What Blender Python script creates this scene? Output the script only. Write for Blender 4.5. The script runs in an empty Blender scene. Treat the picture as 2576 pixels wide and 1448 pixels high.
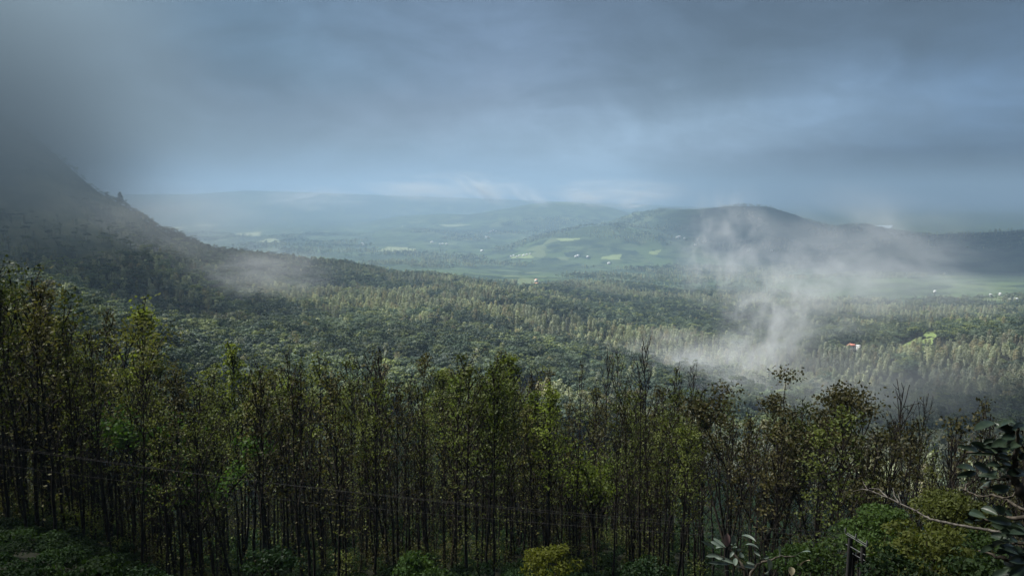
import bpy, math, random
import numpy as np
from mathutils import Vector

# ------------------------------------------------------------------ camera, sky, sun, exposure
SC = bpy.context.scene
COL = SC.collection
PW, PH, PF = 2575.0, 1448.0, 1860.0          # the photograph's own measuring frame
HORIZON = 485.0
PITCH = math.atan((PH / 2 - HORIZON) / PF)

cam_data = bpy.data.cameras.new("camera")
cam = bpy.data.objects.new("camera", cam_data)
COL.objects.link(cam)
cam_data.sensor_width = 36.0
cam_data.lens = 36.0 * PF / PW
cam_data.clip_start = 0.1
cam_data.clip_end = 200000.0
cam.location = (0, 0, 0)
cam.rotation_euler = (math.radians(90) - PITCH, 0, 0)
SC.camera = cam

SUN_EL, SUN_AZ = math.radians(60), math.radians(-66)
SUN_DIR = Vector((math.sin(SUN_AZ) * math.cos(SUN_EL), math.cos(SUN_AZ) * math.cos(SUN_EL), math.sin(SUN_EL)))
sd = bpy.data.lights.new("sun", 'SUN')
sd.energy = 5.0
sd.angle = math.radians(10)
sd.color = (1.0, 0.97, 0.91)
sun = bpy.data.objects.new("sun", sd)
COL.objects.link(sun)
sun.rotation_euler = SUN_DIR.to_track_quat('Z', 'Y').to_euler()
sun.location = (0, 0, 900)

SC.view_settings.view_transform = 'Standard'
SC.view_settings.look = 'None'
SC.view_settings.exposure = 1.35
SC.view_settings.gamma = 1.0
SC.cycles.use_denoising = True
SC.cycles.max_bounces = 6
SC.cycles.diffuse_bounces = 2
SC.cycles.glossy_bounces = 2
SC.cycles.transmission_bounces = 3
SC.cycles.volume_bounces = 0
SC.cycles.transparent_max_bounces = 24
SC.cycles.volume_max_steps = 256
SC.cycles.sample_clamp_indirect = 4.0


def s2l(c):
    return tuple(((v / 255.0) / 12.92 if v / 255.0 <= 0.04045 else ((v / 255.0 + 0.055) / 1.055) ** 2.4) for v in c)


def ray(x, y):
    """direction of a point of the photograph"""
    X, Y = (x - PW / 2) / PF, (PH / 2 - y) / PF
    v = Vector((X, math.cos(PITCH) + Y * math.sin(PITCH), -math.sin(PITCH) + Y * math.cos(PITCH)))
    return v.normalized()


def at(x, y, d):
    """the point seen at (x, y) at horizontal distance d"""
    v = ray(x, y)
    return v * (d / math.hypot(v.x, v.y))


def aze(x, y):
    v = ray(x, y)
    return math.atan2(v.x, v.y), v.z / math.hypot(v.x, v.y)


class NT:
    """small helper to write node trees"""
    def __init__(self, tree):
        self.t = tree
        tree.nodes.clear()

    def n(self, kind, ins=None, **props):
        nd = self.t.nodes.new(kind)
        for k, v in props.items():
            setattr(nd, k, v)
        for k, v in (ins or {}).items():
            sock = nd.inputs[k]
            if isinstance(v, bpy.types.NodeSocket):
                self.t.links.new(v, sock)
            elif isinstance(v, bpy.types.Node):
                self.t.links.new(v.outputs[0], sock)
            else:
                sock.default_value = v
        return nd

    def math(self, op, a, b=0.0, c=None, clamp=False):
        nd = self.n('ShaderNodeMath', {0: a, 1: b}, operation=op, use_clamp=clamp)
        if c is not None:
            if isinstance(c, bpy.types.NodeSocket):
                self.t.links.new(c, nd.inputs[2])
            else:
                nd.inputs[2].default_value = c
        return nd.outputs[0]

    def vmath(self, op, a, b=(0, 0, 0)):
        nd = self.n('ShaderNodeVectorMath', {0: a, 1: b}, operation=op)
        return nd.outputs['Value'] if op in ('DOT_PRODUCT', 'LENGTH', 'DISTANCE') else nd.outputs[0]

    def mix(self, f, a, b, blend='MIX'):
        nd = self.n('ShaderNodeMix', data_type='RGBA', blend_type=blend, clamp_factor=True)
        for i, v in ((0, f), (6, a), (7, b)):
            if isinstance(v, bpy.types.NodeSocket):
                self.t.links.new(v, nd.inputs[i])
            else:
                nd.inputs[i].default_value = v if i == 0 else (*v[:3], 1.0)
        return nd.outputs[2]

    def noise(self, vec, scale, detail=4.0, rough=0.55, dist=0.0):
        nd = self.n('ShaderNodeTexNoise', {'Scale': scale, 'Detail': detail, 'Roughness': rough, 'Distortion': dist})
        if vec is not None:
            self.t.links.new(vec, nd.inputs['Vector'])
        return nd

    def ramp(self, v, a, b, lo=0.0, hi=1.0, smooth=True):
        nd = self.n('ShaderNodeMapRange', {0: v, 1: a, 2: b, 3: lo, 4: hi}, clamp=True)
        nd.interpolation_type = 'SMOOTHSTEP' if smooth else 'LINEAR'
        return nd.outputs[0]


# overcast sky: a clear-sky texture almost wholly covered by a cloud deck of darker and lighter banks
SKY_STRENGTH = 0.1
world = bpy.data.worlds.new("World")
SC.world = world
world.use_nodes = True
w = NT(world.node_tree)
tc = w.n('ShaderNodeTexCoord')
dvec = tc.outputs['Generated']
nz = w.noise(dvec, 4.0, 8.0, 0.62, 0.8)
wob = w.vmath('MULTIPLY', w.vmath('SUBTRACT', nz.outputs['Color'], (0.5, 0.5, 0.5)), (0.22, 0.0, 0.16))
dw = w.vmath('ADD', dvec, wob)
CLOUD_BASE = (94, 115, 138)
BANKS = [  # centre x, y, half width, half height, colour, strength
    (1250, 190, 760, 230, (112, 133, 162), 0.9),
    (-20, 20, 640, 330, (50, 74, 96), 0.95),
    (560, 90, 330, 150, (88, 122, 146), 0.6),
    (-60, 300, 480, 260, (62, 76, 90), 0.95),
    (640, 350, 560, 100, (92, 112, 132), 0.8),
    (1120, 290, 420, 70, (114, 124, 146), 0.6),
    (1960, 190, 330, 190, (88, 110, 130), 0.85),
    (2620, 10, 760, 330, (38, 50, 62), 0.97),
    (2050, 40, 380, 130, (82, 100, 120), 0.6),
    (1680, 390, 460, 110, (162, 190, 220), 0.92),
    (2440, 350, 270, 150, (84, 120, 164), 0.85),
    (2100, 330, 200, 110, (128, 156, 188), 0.5),
    (330, 458, 170, 36, (56, 110, 158), 0.8),
    (1000, 425, 460, 44, (116, 146, 178), 0.6),
    (2450, 520, 340, 80, (62, 88, 112), 0.85),
]
K = 0.93 / SKY_STRENGTH / 2 ** SC.view_settings.exposure
col = w.n('ShaderNodeRGB')
col.outputs[0].default_value = (*[c * K for c in s2l(CLOUD_BASE)], 1)
cur = col.outputs[0]
for (bx, by, hw, hh, rgb, stg) in BANKS:
    c = ray(bx, by)
    q = w.vmath('MULTIPLY', w.vmath('SUBTRACT', dw, tuple(c)), (PF / hw, 1.2, PF / hh))
    g = w.math('EXPONENT', w.math('MULTIPLY', w.vmath('DOT_PRODUCT', q, q), -0.9))
    cur = w.mix(w.math('MULTIPLY', g, stg), cur, [v * K for v in s2l(rgb)])
# the deck overhead, out of the frame, is brighter
sep = w.n('ShaderNodeSeparateXYZ', {0: dvec})
zen = w.ramp(sep.outputs['Z'], 0.28, 0.8)
cur = w.mix(zen, cur, [v * K for v in (0.13, 0.18, 0.24)])
# ragged billows
mp = w.n('ShaderNodeMapping', {'Vector': dvec, 'Scale': (1.0, 1.0, 2.4), 'Rotation': (0, 0.35, 0)})
bil = w.noise(mp.outputs[0], 5.0, 9.0, 0.6, 1.2)
bf = w.ramp(bil.outputs[0], 0.28, 0.72, 0.78, 1.18)
bil2 = w.noise(mp.outputs[0], 14.0, 7.0, 0.62, 1.0)
bf = w.math('MULTIPLY', bf, w.ramp(bil2.outputs[0], 0.3, 0.7, 0.92, 1.08))
cur = w.mix(1.0, cur, w.n('ShaderNodeCombineXYZ', {0: bf, 1: bf, 2: bf}).outputs[0], 'MULTIPLY')
# unseen sky behind the viewpoint darkened, so camera-facing sides get less light
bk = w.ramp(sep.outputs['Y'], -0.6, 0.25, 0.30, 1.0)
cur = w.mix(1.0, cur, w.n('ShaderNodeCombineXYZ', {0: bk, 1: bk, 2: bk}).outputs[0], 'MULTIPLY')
sky = w.n('ShaderNodeTexSky', sky_type='NISHITA', sun_disc=False, sun_elevation=SUN_EL, sun_rotation=SUN_AZ)
cur = w.mix(0.94, sky.outputs[0], cur)
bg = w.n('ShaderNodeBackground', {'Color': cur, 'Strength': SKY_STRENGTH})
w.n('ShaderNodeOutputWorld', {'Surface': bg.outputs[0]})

# ------------------------------------------------------------------ helpers
RNG = np.random.default_rng(11)
random.seed(5)


def tag(o, label=None, cat=None, group=None, kind=None):
    if label: o['label'] = label
    if cat: o['category'] = cat
    if group: o['group'] = group
    if kind: o['kind'] = kind
    return o


def mesh_from(name, V, Q, mats, mat_idx=None, smooth=False):
    V = np.asarray(V, np.float32).reshape(-1, 3)
    Q = np.asarray(Q, np.int32).reshape(-1, 4)
    me = bpy.data.meshes.new(name)
    me.vertices.add(len(V)); me.vertices.foreach_set('co', V.ravel())
    me.loops.add(Q.size); me.loops.foreach_set('vertex_index', Q.ravel())
    me.polygons.add(len(Q))
    me.polygons.foreach_set('loop_start', np.arange(0, Q.size, 4, dtype=np.int32))
    for m in (mats if isinstance(mats, (list, tuple)) else [mats]):
        me.materials.append(m)
    if mat_idx is not None:
        me.polygons.foreach_set('material_index', np.asarray(mat_idx, np.int32))
    if smooth:
        me.polygons.foreach_set('use_smooth', np.ones(len(Q), bool))
    me.update(calc_edges=True)
    return me


def link(name, data, parent=None, loc=None, rotz=0.0, scale=None):
    o = bpy.data.objects.new(name, data)
    COL.objects.link(o)
    if parent is not None: o.parent = parent
    if loc is not None: o.location = loc
    if rotz: o.rotation_euler = (0, 0, rotz)
    if scale is not None: o.scale = scale
    return o


class Geo:
    """collects quads"""
    def __init__(self):
        self.V, self.Q, self.M, self.n = [], [], [], 0

    def add(self, V, Q, m=0):
        V = np.asarray(V, float).reshape(-1, 3); Q = np.asarray(Q, int).reshape(-1, 4)
        self.V.append(V); self.Q.append(Q + self.n); self.M.append(np.full(len(Q), m)); self.n += len(V)

    def tube(self, pts, rad, sides=5, m=0):
        pts = np.asarray(pts, float); k = len(pts)
        rad = np.broadcast_to(np.asarray(rad, float), (k,))
        t = np.gradient(pts, axis=0); t /= np.linalg.norm(t, axis=1)[:, None] + 1e-9
        ref = np.array([0.31, 0.95, 0.05]) if abs(t[0][2]) > 0.6 else np.array([0.0, 0.05, 1.0])
        a = np.cross(t, ref); a /= np.linalg.norm(a, axis=1)[:, None] + 1e-9
        b = np.cross(t, a)
        th = np.arange(sides) * 2 * math.pi / sides
        V = pts[:, None] + rad[:, None, None] * (np.cos(th)[None, :, None] * a[:, None] + np.sin(th)[None, :, None] * b[:, None])
        i, j = np.meshgrid(np.arange(k - 1), np.arange(sides), indexing='ij')
        j2 = (j + 1) % sides
        Q = np.stack([i * sides + j, i * sides + j2, (i + 1) * sides + j2, (i + 1) * sides + j], -1).reshape(-1, 4)
        self.add(V, Q, m)
        if sides == 4 and rad[-1] > 0.05:
            self.add(V[-1], [[0, 1, 2, 3]], m)

    def box(self, c, s, m=0, rz=0.0):
        x, y, z = np.array(s) / 2
        V = np.array([[-x, -y, -z], [x, -y, -z], [x, y, -z], [-x, y, -z], [-x, -y, z], [x, -y, z], [x, y, z], [-x, y, z]])
        ca, sa = math.cos(rz), math.sin(rz)
        V = V @ np.array([[ca, sa, 0], [-sa, ca, 0], [0, 0, 1]]) + np.array(c)
        self.add(V, [[3, 2, 1, 0], [4, 5, 6, 7], [0, 1, 5, 4], [1, 2, 6, 5], [2, 3, 7, 6], [3, 0, 4, 7]], m)

    def leaves(self, C, L, W, up=0.0, droop=0.0, m=0, rng=RNG, normals=None, nmix=0.0):
        """leaf-shaped quads at the points C"""
        C = np.asarray(C, float).reshape(-1, 3); n = len(C)
        d = rng.normal(size=(n, 3)); d[:, 2] = d[:, 2] * 0.7 + up - droop
        d /= np.linalg.norm(d, axis=1)[:, None]
        r = rng.normal(size=(n, 3))
        if normals is not None:
            r = r * (1 - nmix) + np.asarray(normals) * nmix * 1.7
            d = np.cross(r, rng.normal(size=(n, 3))); d /= np.linalg.norm(d, axis=1)[:, None] + 1e-9
            s = np.cross(r, d)
        else:
            s = np.cross(d, r)
        s /= np.linalg.norm(s, axis=1)[:, None] + 1e-9
        L = np.broadcast_to(L, (n,)) * rng.uniform(0.6, 1.3, n); Wd = np.broadcast_to(W, (n,)) * rng.uniform(0.6, 1.3, n)
        a = C - d * (L / 2)[:, None]; e = C + d * (L / 2)[:, None]
        mid = C + d * (L * 0.05)[:, None]
        V = np.stack([a, mid + s * (Wd / 2)[:, None], e, mid - s * (Wd / 2)[:, None]], 1).reshape(-1, 3)
        self.add(V, np.arange(4 * n).reshape(-1, 4), m)

    def mesh(self, name, mats, smooth=False):
        return mesh_from(name, np.concatenate(self.V), np.concatenate(self.Q), mats, np.concatenate(self.M), smooth)


def material(name):
    m = bpy.data.materials.new(name)
    m.use_nodes = True
    return m, NT(m.node_tree)


def out(t, shader, disp=None):
    t.n('ShaderNodeOutputMaterial', {'Surface': shader})


def leaf_mat(name, a, b, trans=0.35, rough=0.55, scale=0.9, tint=None, patch=0.0):
    """two leaf greens mixed by noise and from plant to plant"""
    m, t = material(name)
    tc = t.n('ShaderNodeTexCoord'); oi = t.n('ShaderNodeObjectInfo')
    n1 = t.noise(tc.outputs['Object'], scale, 3.0)
    f = t.math('ADD', t.math('MULTIPLY', t.math('SUBTRACT', n1.outputs[0], 0.5), 1.8), oi.outputs['Random'])
    f = t.ramp(f, 0.0, 1.0)
    c = t.mix(f, a, b)
    if tint is not None:
        hv = t.math('FRACT', t.math('MULTIPLY', oi.outputs['Random'], 7.31))
        c = t.mix(t.ramp(hv, 0.62, 0.9), c, tint)
    br = t.math('FRACT', t.math('MULTIPLY', oi.outputs['Random'], 13.7))
    br = t.ramp(br, 0, 1, 0.7, 1.3, False)
    c = t.mix(1.0, c, t.n('ShaderNodeCombineXYZ', {0: br, 1: br, 2: br}).outputs[0], 'MULTIPLY')
    if patch:
        pn = t.noise(oi.outputs['Location'], 0.009, 3.0, 0.6)
        c = t.mix(1.0, c, t.mix(t.ramp(pn.outputs[0], 0.34, 0.66), (1 - patch, 1 - patch, 1 - patch * 0.7), (1 + patch, 1 + patch * 0.95, 1 + patch * 0.6)), 'MULTIPLY')
    p = t.n('ShaderNodeBsdfPrincipled', {'Base Color': c, 'Roughness': rough, 'Specular IOR Level': 0.1})
    tr = t.n('ShaderNodeBsdfTranslucent', {'Color': t.mix(1.0, c, (1.25, 1.3, 0.6), 'MULTIPLY')})
    mx = t.n('ShaderNodeMixShader', {0: trans, 1: p.outputs[0], 2: tr.outputs[0]})
    out(t, mx.outputs[0])
    return m


def bark_mat(name, a, b, scale=6.0):
    m, t = material(name)
    tc = t.n('ShaderNodeTexCoord')
    mp = t.n('ShaderNodeMapping', {'Vector': tc.outputs['Object'], 'Scale': (1, 1, 0.25)})
    n1 = t.noise(mp.outputs[0], scale, 5.0, 0.65)
    c = t.mix(t.ramp(n1.outputs[0], 0.35, 0.65), a, b)
    p = t.n('ShaderNodeBsdfPrincipled', {'Base Color': c, 'Roughness': 0.9, 'Specular IOR Level': 0.1})
    out(t, p.outputs[0])
    return m


def plain_mat(name, a, b, scale=3.0, rough=0.7):
    m, t = material(name)
    tc = t.n('ShaderNodeTexCoord')
    n1 = t.noise(tc.outputs['Object'], scale, 4.0)
    p = t.n('ShaderNodeBsdfPrincipled', {'Base Color': t.mix(n1.outputs[0], a, b), 'Roughness': rough, 'Specular IOR Level': 0.3 if rough < 0.75 else 0.05})
    out(t, p.outputs[0])
    return m


# ------------------------------------------------------------------ terrain
def _hash(i, j, seed):
    h = (i.astype(np.int64) * 374761393 + j.astype(np.int64) * 668265263 + seed * 974634777) & 0x7fffffff
    h = ((h ^ (h >> 13)) * 1274126177) & 0x7fffffff
    return ((h ^ (h >> 16)) & 0xffff) / 65535.0


def vnoise(x, y, seed=0):
    xi, yi = np.floor(x), np.floor(y)
    fx, fy = x - xi, y - yi
    fx = fx * fx * (3 - 2 * fx); fy = fy * fy * (3 - 2 * fy)
    a = _hash(xi, yi, seed); b = _hash(xi + 1, yi, seed); c = _hash(xi, yi + 1, seed); d = _hash(xi + 1, yi + 1, seed)
    return (a * (1 - fx) + b * fx) * (1 - fy) + (c * (1 - fx) + d * fx) * fy


def fbm(x, y, scale, octaves=4, seed=0):
    x = np.asarray(x, float) / scale; y = np.asarray(y, float) / scale
    s, a, tot = 0, 1.0, 0
    for k in range(octaves):
        s = s + a * (vnoise(x * 2 ** k, y * 2 ** k, seed + k) - 0.5) * 2; tot += a; a *= 0.5
    return s / tot


PLAIN = -450.0
NEAR = [(0, -1.65), (2, -2.4), (6, -4.9), (30, -18.0), (60, -33.6), (100, -48.5), (135, -63), (185, -94)]
NEAR_OFF = [(-600, 14), (0, 12), (120, 10), (250, 7), (330, 5), (430, 1), (600, 0), (1600, 0), (1900, -2.5), (2200, -5), (2575, -6), (3200, -6)]
COLS = {  # ground heights as (distance, y in the photograph) for a column of the photograph
    -600: [(300, 800), (500, 710), (800, 590), (1100, 430), (1400, 230), (1700, 60)],
    0: [(300, 850), (500, 775), (800, 665), (1100, 525), (1400, 340), (1600, 225)],
    120: [(300, 905), (500, 810), (800, 695), (1100, 565), (1400, 400), (1520, 330)],
    190: [(300, 930), (500, 835), (800, 720), (1100, 595), (1400, 445), (1480, 398)],
    250: [(300, 950), (500, 855), (800, 745), (1100, 625), (1400, 490), (1460, 458)],
    330: [(300, 980), (500, 885), (800, 775), (1100, 665), (1350, 560), (1440, 520)],
    400: [(300, 995), (500, 900), (800, 790), (1150, 680), (1400, 595), (1460, 572)],
    460: [(300, 1060), (500, 915), (800, 805), (1200, 690), (1500, 604)],
    600: [(300, 1090), (500, 935), (800, 830), (1200, 735), (1600, 655), (1750, 634)],
    800: [(300, 1110), (500, 955), (800, 850), (1200, 760), (1600, 704), (1900, 666)],
    1000: [(300, 1130), (500, 965), (800, 865), (1200, 780), (1600, 730), (2000, 702), (2300, 690), (3000, 684), (4300, 664)],
    1300: [(300, 1150), (500, 985), (800, 880), (1200, 800), (1600, 758), (2000, 735), (2500, 718), (3300, 697), (4500, 671), (5600, 650)],
    1600: [(300, 1180), (500, 1085), (800, 935), (1200, 838), (1600, 784), (2000, 762), (3000, 715), (4300, 680), (5400, 656)],
    1900: [(500, 1170), (700, 1050), (900, 965), (1200, 880), (1600, 818), (2000, 788), (2800, 738), (3600, 704), (4500, 678)],
    2200: [(500, 1185), (700, 1062), (900, 978), (1200, 890), (1600, 835), (2400, 760), (3300, 714), (4500, 678)],
    2575: [(500, 1185), (700, 1062), (900, 970), (1150, 880), (1400, 836), (1700, 818), (2300, 766), (3200, 716), (4500, 678)],
    3200: [(500, 1185), (700, 1062), (900, 960), (1150, 860), (1400, 820), (1700, 810), (2300, 766), (3200, 716), (4500, 678)],
}
RIDGES = [  # distance, depth in front, depth behind, silhouette
    (16500, 2600, 5000, [(-900, 470), (320, 489), (400, 488), (480, 489), (560, 483), (620, 479), (750, 483), (1000, 492), (1300, 503), (1600, 515), (2000, 540), (3200, 545)]),
    (10500, 1500, 1500, [(600, 640), (820, 588), (900, 566), (1000, 545), (1100, 538), (1180, 540), (1250, 528), (1330, 514), (1420, 507), (1500, 513), (1580, 535), (1700, 560), (1900, 640)]),
    (7600, 1300, 1300, [(1250, 680), (1450, 585), (1560, 548), (1600, 534), (1660, 527), (1700, 528), (1760, 527), (1800, 522), (1850, 518), (1930, 521), (2000, 541), (2050, 561), (2100, 575), (2140, 570), (2180, 571), (2230, 584), (2330, 604), (2500, 680)]),
    (5900, 700, 800, [(1100, 700), (1230, 640), (1370, 594), (1480, 570), (1560, 566), (1640, 578), (1760, 600), (1900, 640), (2000, 700)]),
    (5400, 900, 1200, [(2000, 700), (2120, 628), (2250, 597), (2400, 589), (2575, 583), (2900, 575), (3400, 570)]),
    (8200, 900, 900, [(700, 660), (830, 605), (960, 580), (1060, 572), (1150, 585), (1230, 600), (1320, 650)]),
]
d_grid = np.concatenate([[0.01, 1.0], np.geomspace(2.0, 46000, 420)])
az_in = np.radians(np.linspace(-43, 43, 640))
az_out = np.radians(np.concatenate([np.linspace(-180, -44, 60)]))
az_grid = np.concatenate([az_out, az_in, -az_out[::-1][:-1]])        # from -180 to just under 180
ld = np.log(d_grid + 3.0)


def column_profile(x, ks):
    pts = list(NEAR)
    off = np.interp(x, [p[0] for p in NEAR_OFF], [p[1] for p in NEAR_OFF])
    pts = [(d, z + off * min(1, max(0, (d - 15) / 55))) for d, z in pts]
    for d, y in ks:
        pts.append((d, d * aze(x, y)[1]))
    dl, zl = pts[-1]
    drop = 1500 if zl > -200 else 1000
    if dl > 3500:
        pts += [(dl + 1500, PLAIN), (60000, PLAIN - 60)]
        return [p[0] for p in pts], [p[1] for p in pts]
    pts += [(dl + 0.12 * drop, zl - 0.05 * (zl - PLAIN)), (dl + drop, PLAIN + 25), (dl + 2 * drop, PLAIN), (60000, PLAIN - 60)]
    return [p[0] for p in pts], [p[1] for p in pts]


xs = sorted(COLS)
prof = np.array([np.interp(d_grid, *column_profile(x, COLS[x])) for x in xs])
az_c = np.array([aze(x, 700)[0] for x in xs])
azc = np.clip(az_grid, az_c[0], az_c[-1])
Z = np.array([np.interp(azc, az_c, prof[:, j]) for j in range(len(d_grid))]).T


def blur(A, k, axis):
    ker = np.exp(-0.5 * (np.arange(-3 * k, 3 * k + 1) / k) ** 2); ker /= ker.sum()
    return np.apply_along_axis(lambda v: np.convolve(np.pad(v, 3 * k, mode='edge'), ker, 'valid'), axis, A)


Z = blur(blur(Z, 3, 1), 5, 0)
AZ, DD = np.meshgrid(az_grid, d_grid, indexing='ij')
GX, GY = np.sin(AZ) * DD, np.cos(AZ) * DD
plainness = np.clip((DD - 2600) / 1500, 0, 1)
Z += plainness * 16 * fbm(GX, GY, 1400, 4, 21)
for (d0, sf, sb, sil) in RIDGES:
    a = np.array([aze(x, y)[0] for x, y in sil]); s = np.array([aze(x, y)[1] for x, y in sil])
    zr = np.interp(AZ, a, s * d0) + 7 * fbm(GX, GY, 500, 4, 31 + int(d0)) * min(1.0, d0 / 8000)
    sg = np.where(DD < d0, sf, sb)
    wgt = np.exp(-((DD - d0) / sg) ** 2)
    inside = np.clip((AZ - a[0]) / 0.03, 0, 1) * np.clip((a[-1] - AZ) / 0.03, 0, 1)
    rough = 1 + 0.35 * fbm(GX, GY, 900, 4, 77 + int(d0)) * (1 - wgt) * 2
    Z = np.maximum(Z, PLAIN + (zr - PLAIN) * wgt * np.clip(rough, 0.3, 1.6) * inside + (1 - inside) * -5000)
# rolling relief of the forested slopes and steep gullied spurs of the mountain
mid = np.clip((DD - 160) / 500, 0, 1) * np.clip((3600 - DD) / 900, 0, 1)
Z += mid * (14 * fbm(GX, GY, 320, 4, 5) + 8 * fbm(GX, GY, 120, 3, 8) + 26 * (0.45 - np.abs(fbm(GX * 0.5 + GY * 0.86, (GX * 0.86 - GY * 0.5) * 0.45, 300, 3, 15)))) * np.clip(DD / 900, 0.25, 1.0)
mount = np.clip((math.radians(-20.5) - AZ) / 0.10, 0, 1) * np.clip((DD - 500) / 400, 0, 1) * np.clip((2400 - DD) / 600, 0, 1)
skew = GX * 0.80 + GY * 0.60
spur = 1 - np.abs(fbm(GX * 0.62 + GY * 0.78, (GX * -0.78 + GY * 0.62) * 0.28, 150, 3, 44)) * 2
Z += mount * 4 * fbm(GX, GY, 45, 3, 52) + mount * 20 * (spur - 0.6) * np.clip((1480 - DD) / 200, 0.25, 1)
Z += np.clip(DD / 60, 0, 1) * np.clip((220 - DD) / 100, 0, 1) * 0.9 * fbm(GX, GY, 22, 3, 61)
# behind and beside the viewpoint the hillside rises
back = np.clip((np.abs(AZ) - math.radians(62)) / math.radians(45), 0, 1)
back = back * back * (3 - 2 * back)
Zb = -1.65 + np.minimum(DD, 500) * 0.42 + np.clip(DD - 500, 0, 500) * 0.1 - np.clip(DD - 2500, 0, 9000) * 0.07
Z = Z * (1 - back) + Zb * back


def ground_z(x, y):
    x = np.asarray(x, float); y = np.asarray(y, float)
    d = np.hypot(x, y); a = np.arctan2(x, y)
    i = np.clip(np.searchsorted(az_grid, a) - 1, 0, len(az_grid) - 2)
    fa = np.clip((a - az_grid[i]) / (az_grid[i + 1] - az_grid[i]), 0, 1)
    j = np.clip(np.searchsorted(d_grid, d) - 1, 0, len(d_grid) - 2)
    fd = np.clip((d - d_grid[j]) / (d_grid[j + 1] - d_grid[j]), 0, 1)
    return (Z[i, j] * (1 - fa) + Z[i + 1, j] * fa) * (1 - fd) + (Z[i, j + 1] * (1 - fa) + Z[i + 1, j + 1] * fa) * fd


def hit(x, y, dmin=150.0):
    """where the sight line of a point of the photograph meets the ground"""
    a, s = aze(x, y)
    d = np.geomspace(dmin, 40000, 6000)
    g = ground_z(np.sin(a) * d, np.cos(a) * d)
    below = np.nonzero(s * d <= g)[0]
    k = below[0] if len(below) else len(d) - 1
    return Vector((math.sin(a) * d[k], math.cos(a) * d[k], float(g[k])))


# ground material: forest floor, farmland of the plain, grass of the mountain
m_ground, t = material("ground_cover")
geo = t.n('ShaderNodeNewGeometry')
pos = geo.outputs['Position']
att_f = t.n('ShaderNodeAttribute', attribute_name='farmland').outputs['Fac']
att_g = t.n('ShaderNodeAttribute', attribute_name='grassland').outputs['Fac']
n_big = t.noise(pos, 0.0016, 5.0, 0.6)
n_mid = t.noise(pos, 0.008, 5.0, 0.65)
n_fine = t.noise(pos, 0.15, 4.0, 0.6)
floor_c = t.mix(n_fine.outputs[0], (0.006, 0.008, 0.004), (0.012, 0.012, 0.007))
mpf = t.n('ShaderNodeMapping', {'Vector': pos, 'Scale': (1.0, 0.55, 0.0)})
vor = t.n('ShaderNodeTexVoronoi', {'Vector': mpf.outputs[0], 'Scale': 0.0085, 'Randomness': 1.0})
vsep = t.n('ShaderNodeSeparateColor', {0: vor.outputs['Color']})
farm = t.mix(t.ramp(n_mid.outputs[0], 0.40, 0.60), (0.014, 0.026, 0.017), (0.054, 0.078, 0.040))
farm = t.mix(t.ramp(vsep.outputs[0], 0.74, 0.80), farm, (0.047, 0.072, 0.034))
farm = t.mix(t.ramp(vsep.outputs[1], 0.90, 0.94), farm, (0.075, 0.095, 0.048))
farm = t.mix(t.ramp(n_big.outputs[0], 0.52, 0.60, 0.0, 0.85), farm, (0.024, 0.038, 0.022))
mpg = t.n('ShaderNodeMapping', {'Vector': pos, 'Scale': (0.03, 0.012, 0.012), 'Rotation': (0, 0, 0.9)})
n_g = t.noise(mpg.outputs[0], 1.0, 6.0, 0.65)
grass = t.mix(t.ramp(n_g.outputs[0], 0.38, 0.62), (0.045, 0.062, 0.036), (0.140, 0.150, 0.090))
c = t.mix(att_f, floor_c, farm)
c = t.mix(att_g, c, grass)
p = t.n('ShaderNodeBsdfPrincipled', {'Base Color': c, 'Roughness': 0.95, 'Specular IOR Level': 0.1})
out(t, p.outputs[0])

NA, ND = Z.shape
V = np.stack([GX, GY, Z], -1).reshape(-1, 3)
ii, jj = np.meshgrid(np.arange(NA), np.arange(ND - 1), indexing='ij')
i2 = (ii + 1) % NA
Q = np.stack([ii * ND + jj, i2 * ND + jj, i2 * ND + jj + 1, ii * ND + jj + 1], -1).reshape(-1, 4)
me = mesh_from("ground", V, Q, m_ground, smooth=True)
farm_w = np.clip((DD - np.interp(AZ, [-0.7, 0.0, 0.16, 0.3, 0.42, 0.55, 0.7], [2100, 2500, 2650, 2500, 2100, 1650, 1500]) + 250) / 400, 0, 1)
grass_w = mount * np.clip((Z + 120) / 90, 0, 1)
for nm, arr in (('farmland', farm_w), ('grassland', grass_w)):
    at_ = me.attributes.new(nm, 'FLOAT', 'POINT'); at_.data.foreach_set('value', arr.reshape(-1).astype(np.float32))
tag(link("ground", me), kind='structure')

# ------------------------------------------------------------------ trees: generators
m_bark_dark = bark_mat("dark_bark", (0.012, 0.010, 0.008), (0.030, 0.025, 0.020))
m_bark_pale = bark_mat("pale_bark", (0.06, 0.055, 0.048), (0.17, 0.155, 0.135), 40.0)
m_bark_grey = bark_mat("grey_bark", (0.05, 0.045, 0.038), (0.11, 0.10, 0.085))
m_leaf_olive = leaf_mat("olive_leaves", (0.042, 0.056, 0.015), (0.078, 0.094, 0.027), tint=(0.062, 0.060, 0.022), trans=0.35)
m_leaf_lime = leaf_mat("lime_leaves", (0.062, 0.088, 0.018), (0.108, 0.132, 0.028), trans=0.45)
m_leaf_brown = leaf_mat("brown_leaves", (0.030, 0.030, 0.012), (0.050, 0.046, 0.018), trans=0.3)
m_leaf_green = leaf_mat("green_leaves", (0.030, 0.065, 0.014), (0.060, 0.105, 0.024), trans=0.4)
m_leaf_dark = leaf_mat("dark_canopy", (0.046, 0.070, 0.052), (0.094, 0.122, 0.088), trans=0.25, scale=0.25, tint=(0.12, 0.145, 0.065), patch=0.38)
m_leaf_pale = leaf_mat("pale_canopy", (0.180, 0.205, 0.145), (0.25, 0.272, 0.200), trans=0.3, scale=0.2, tint=(0.20, 0.185, 0.125), patch=0.3)


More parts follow.
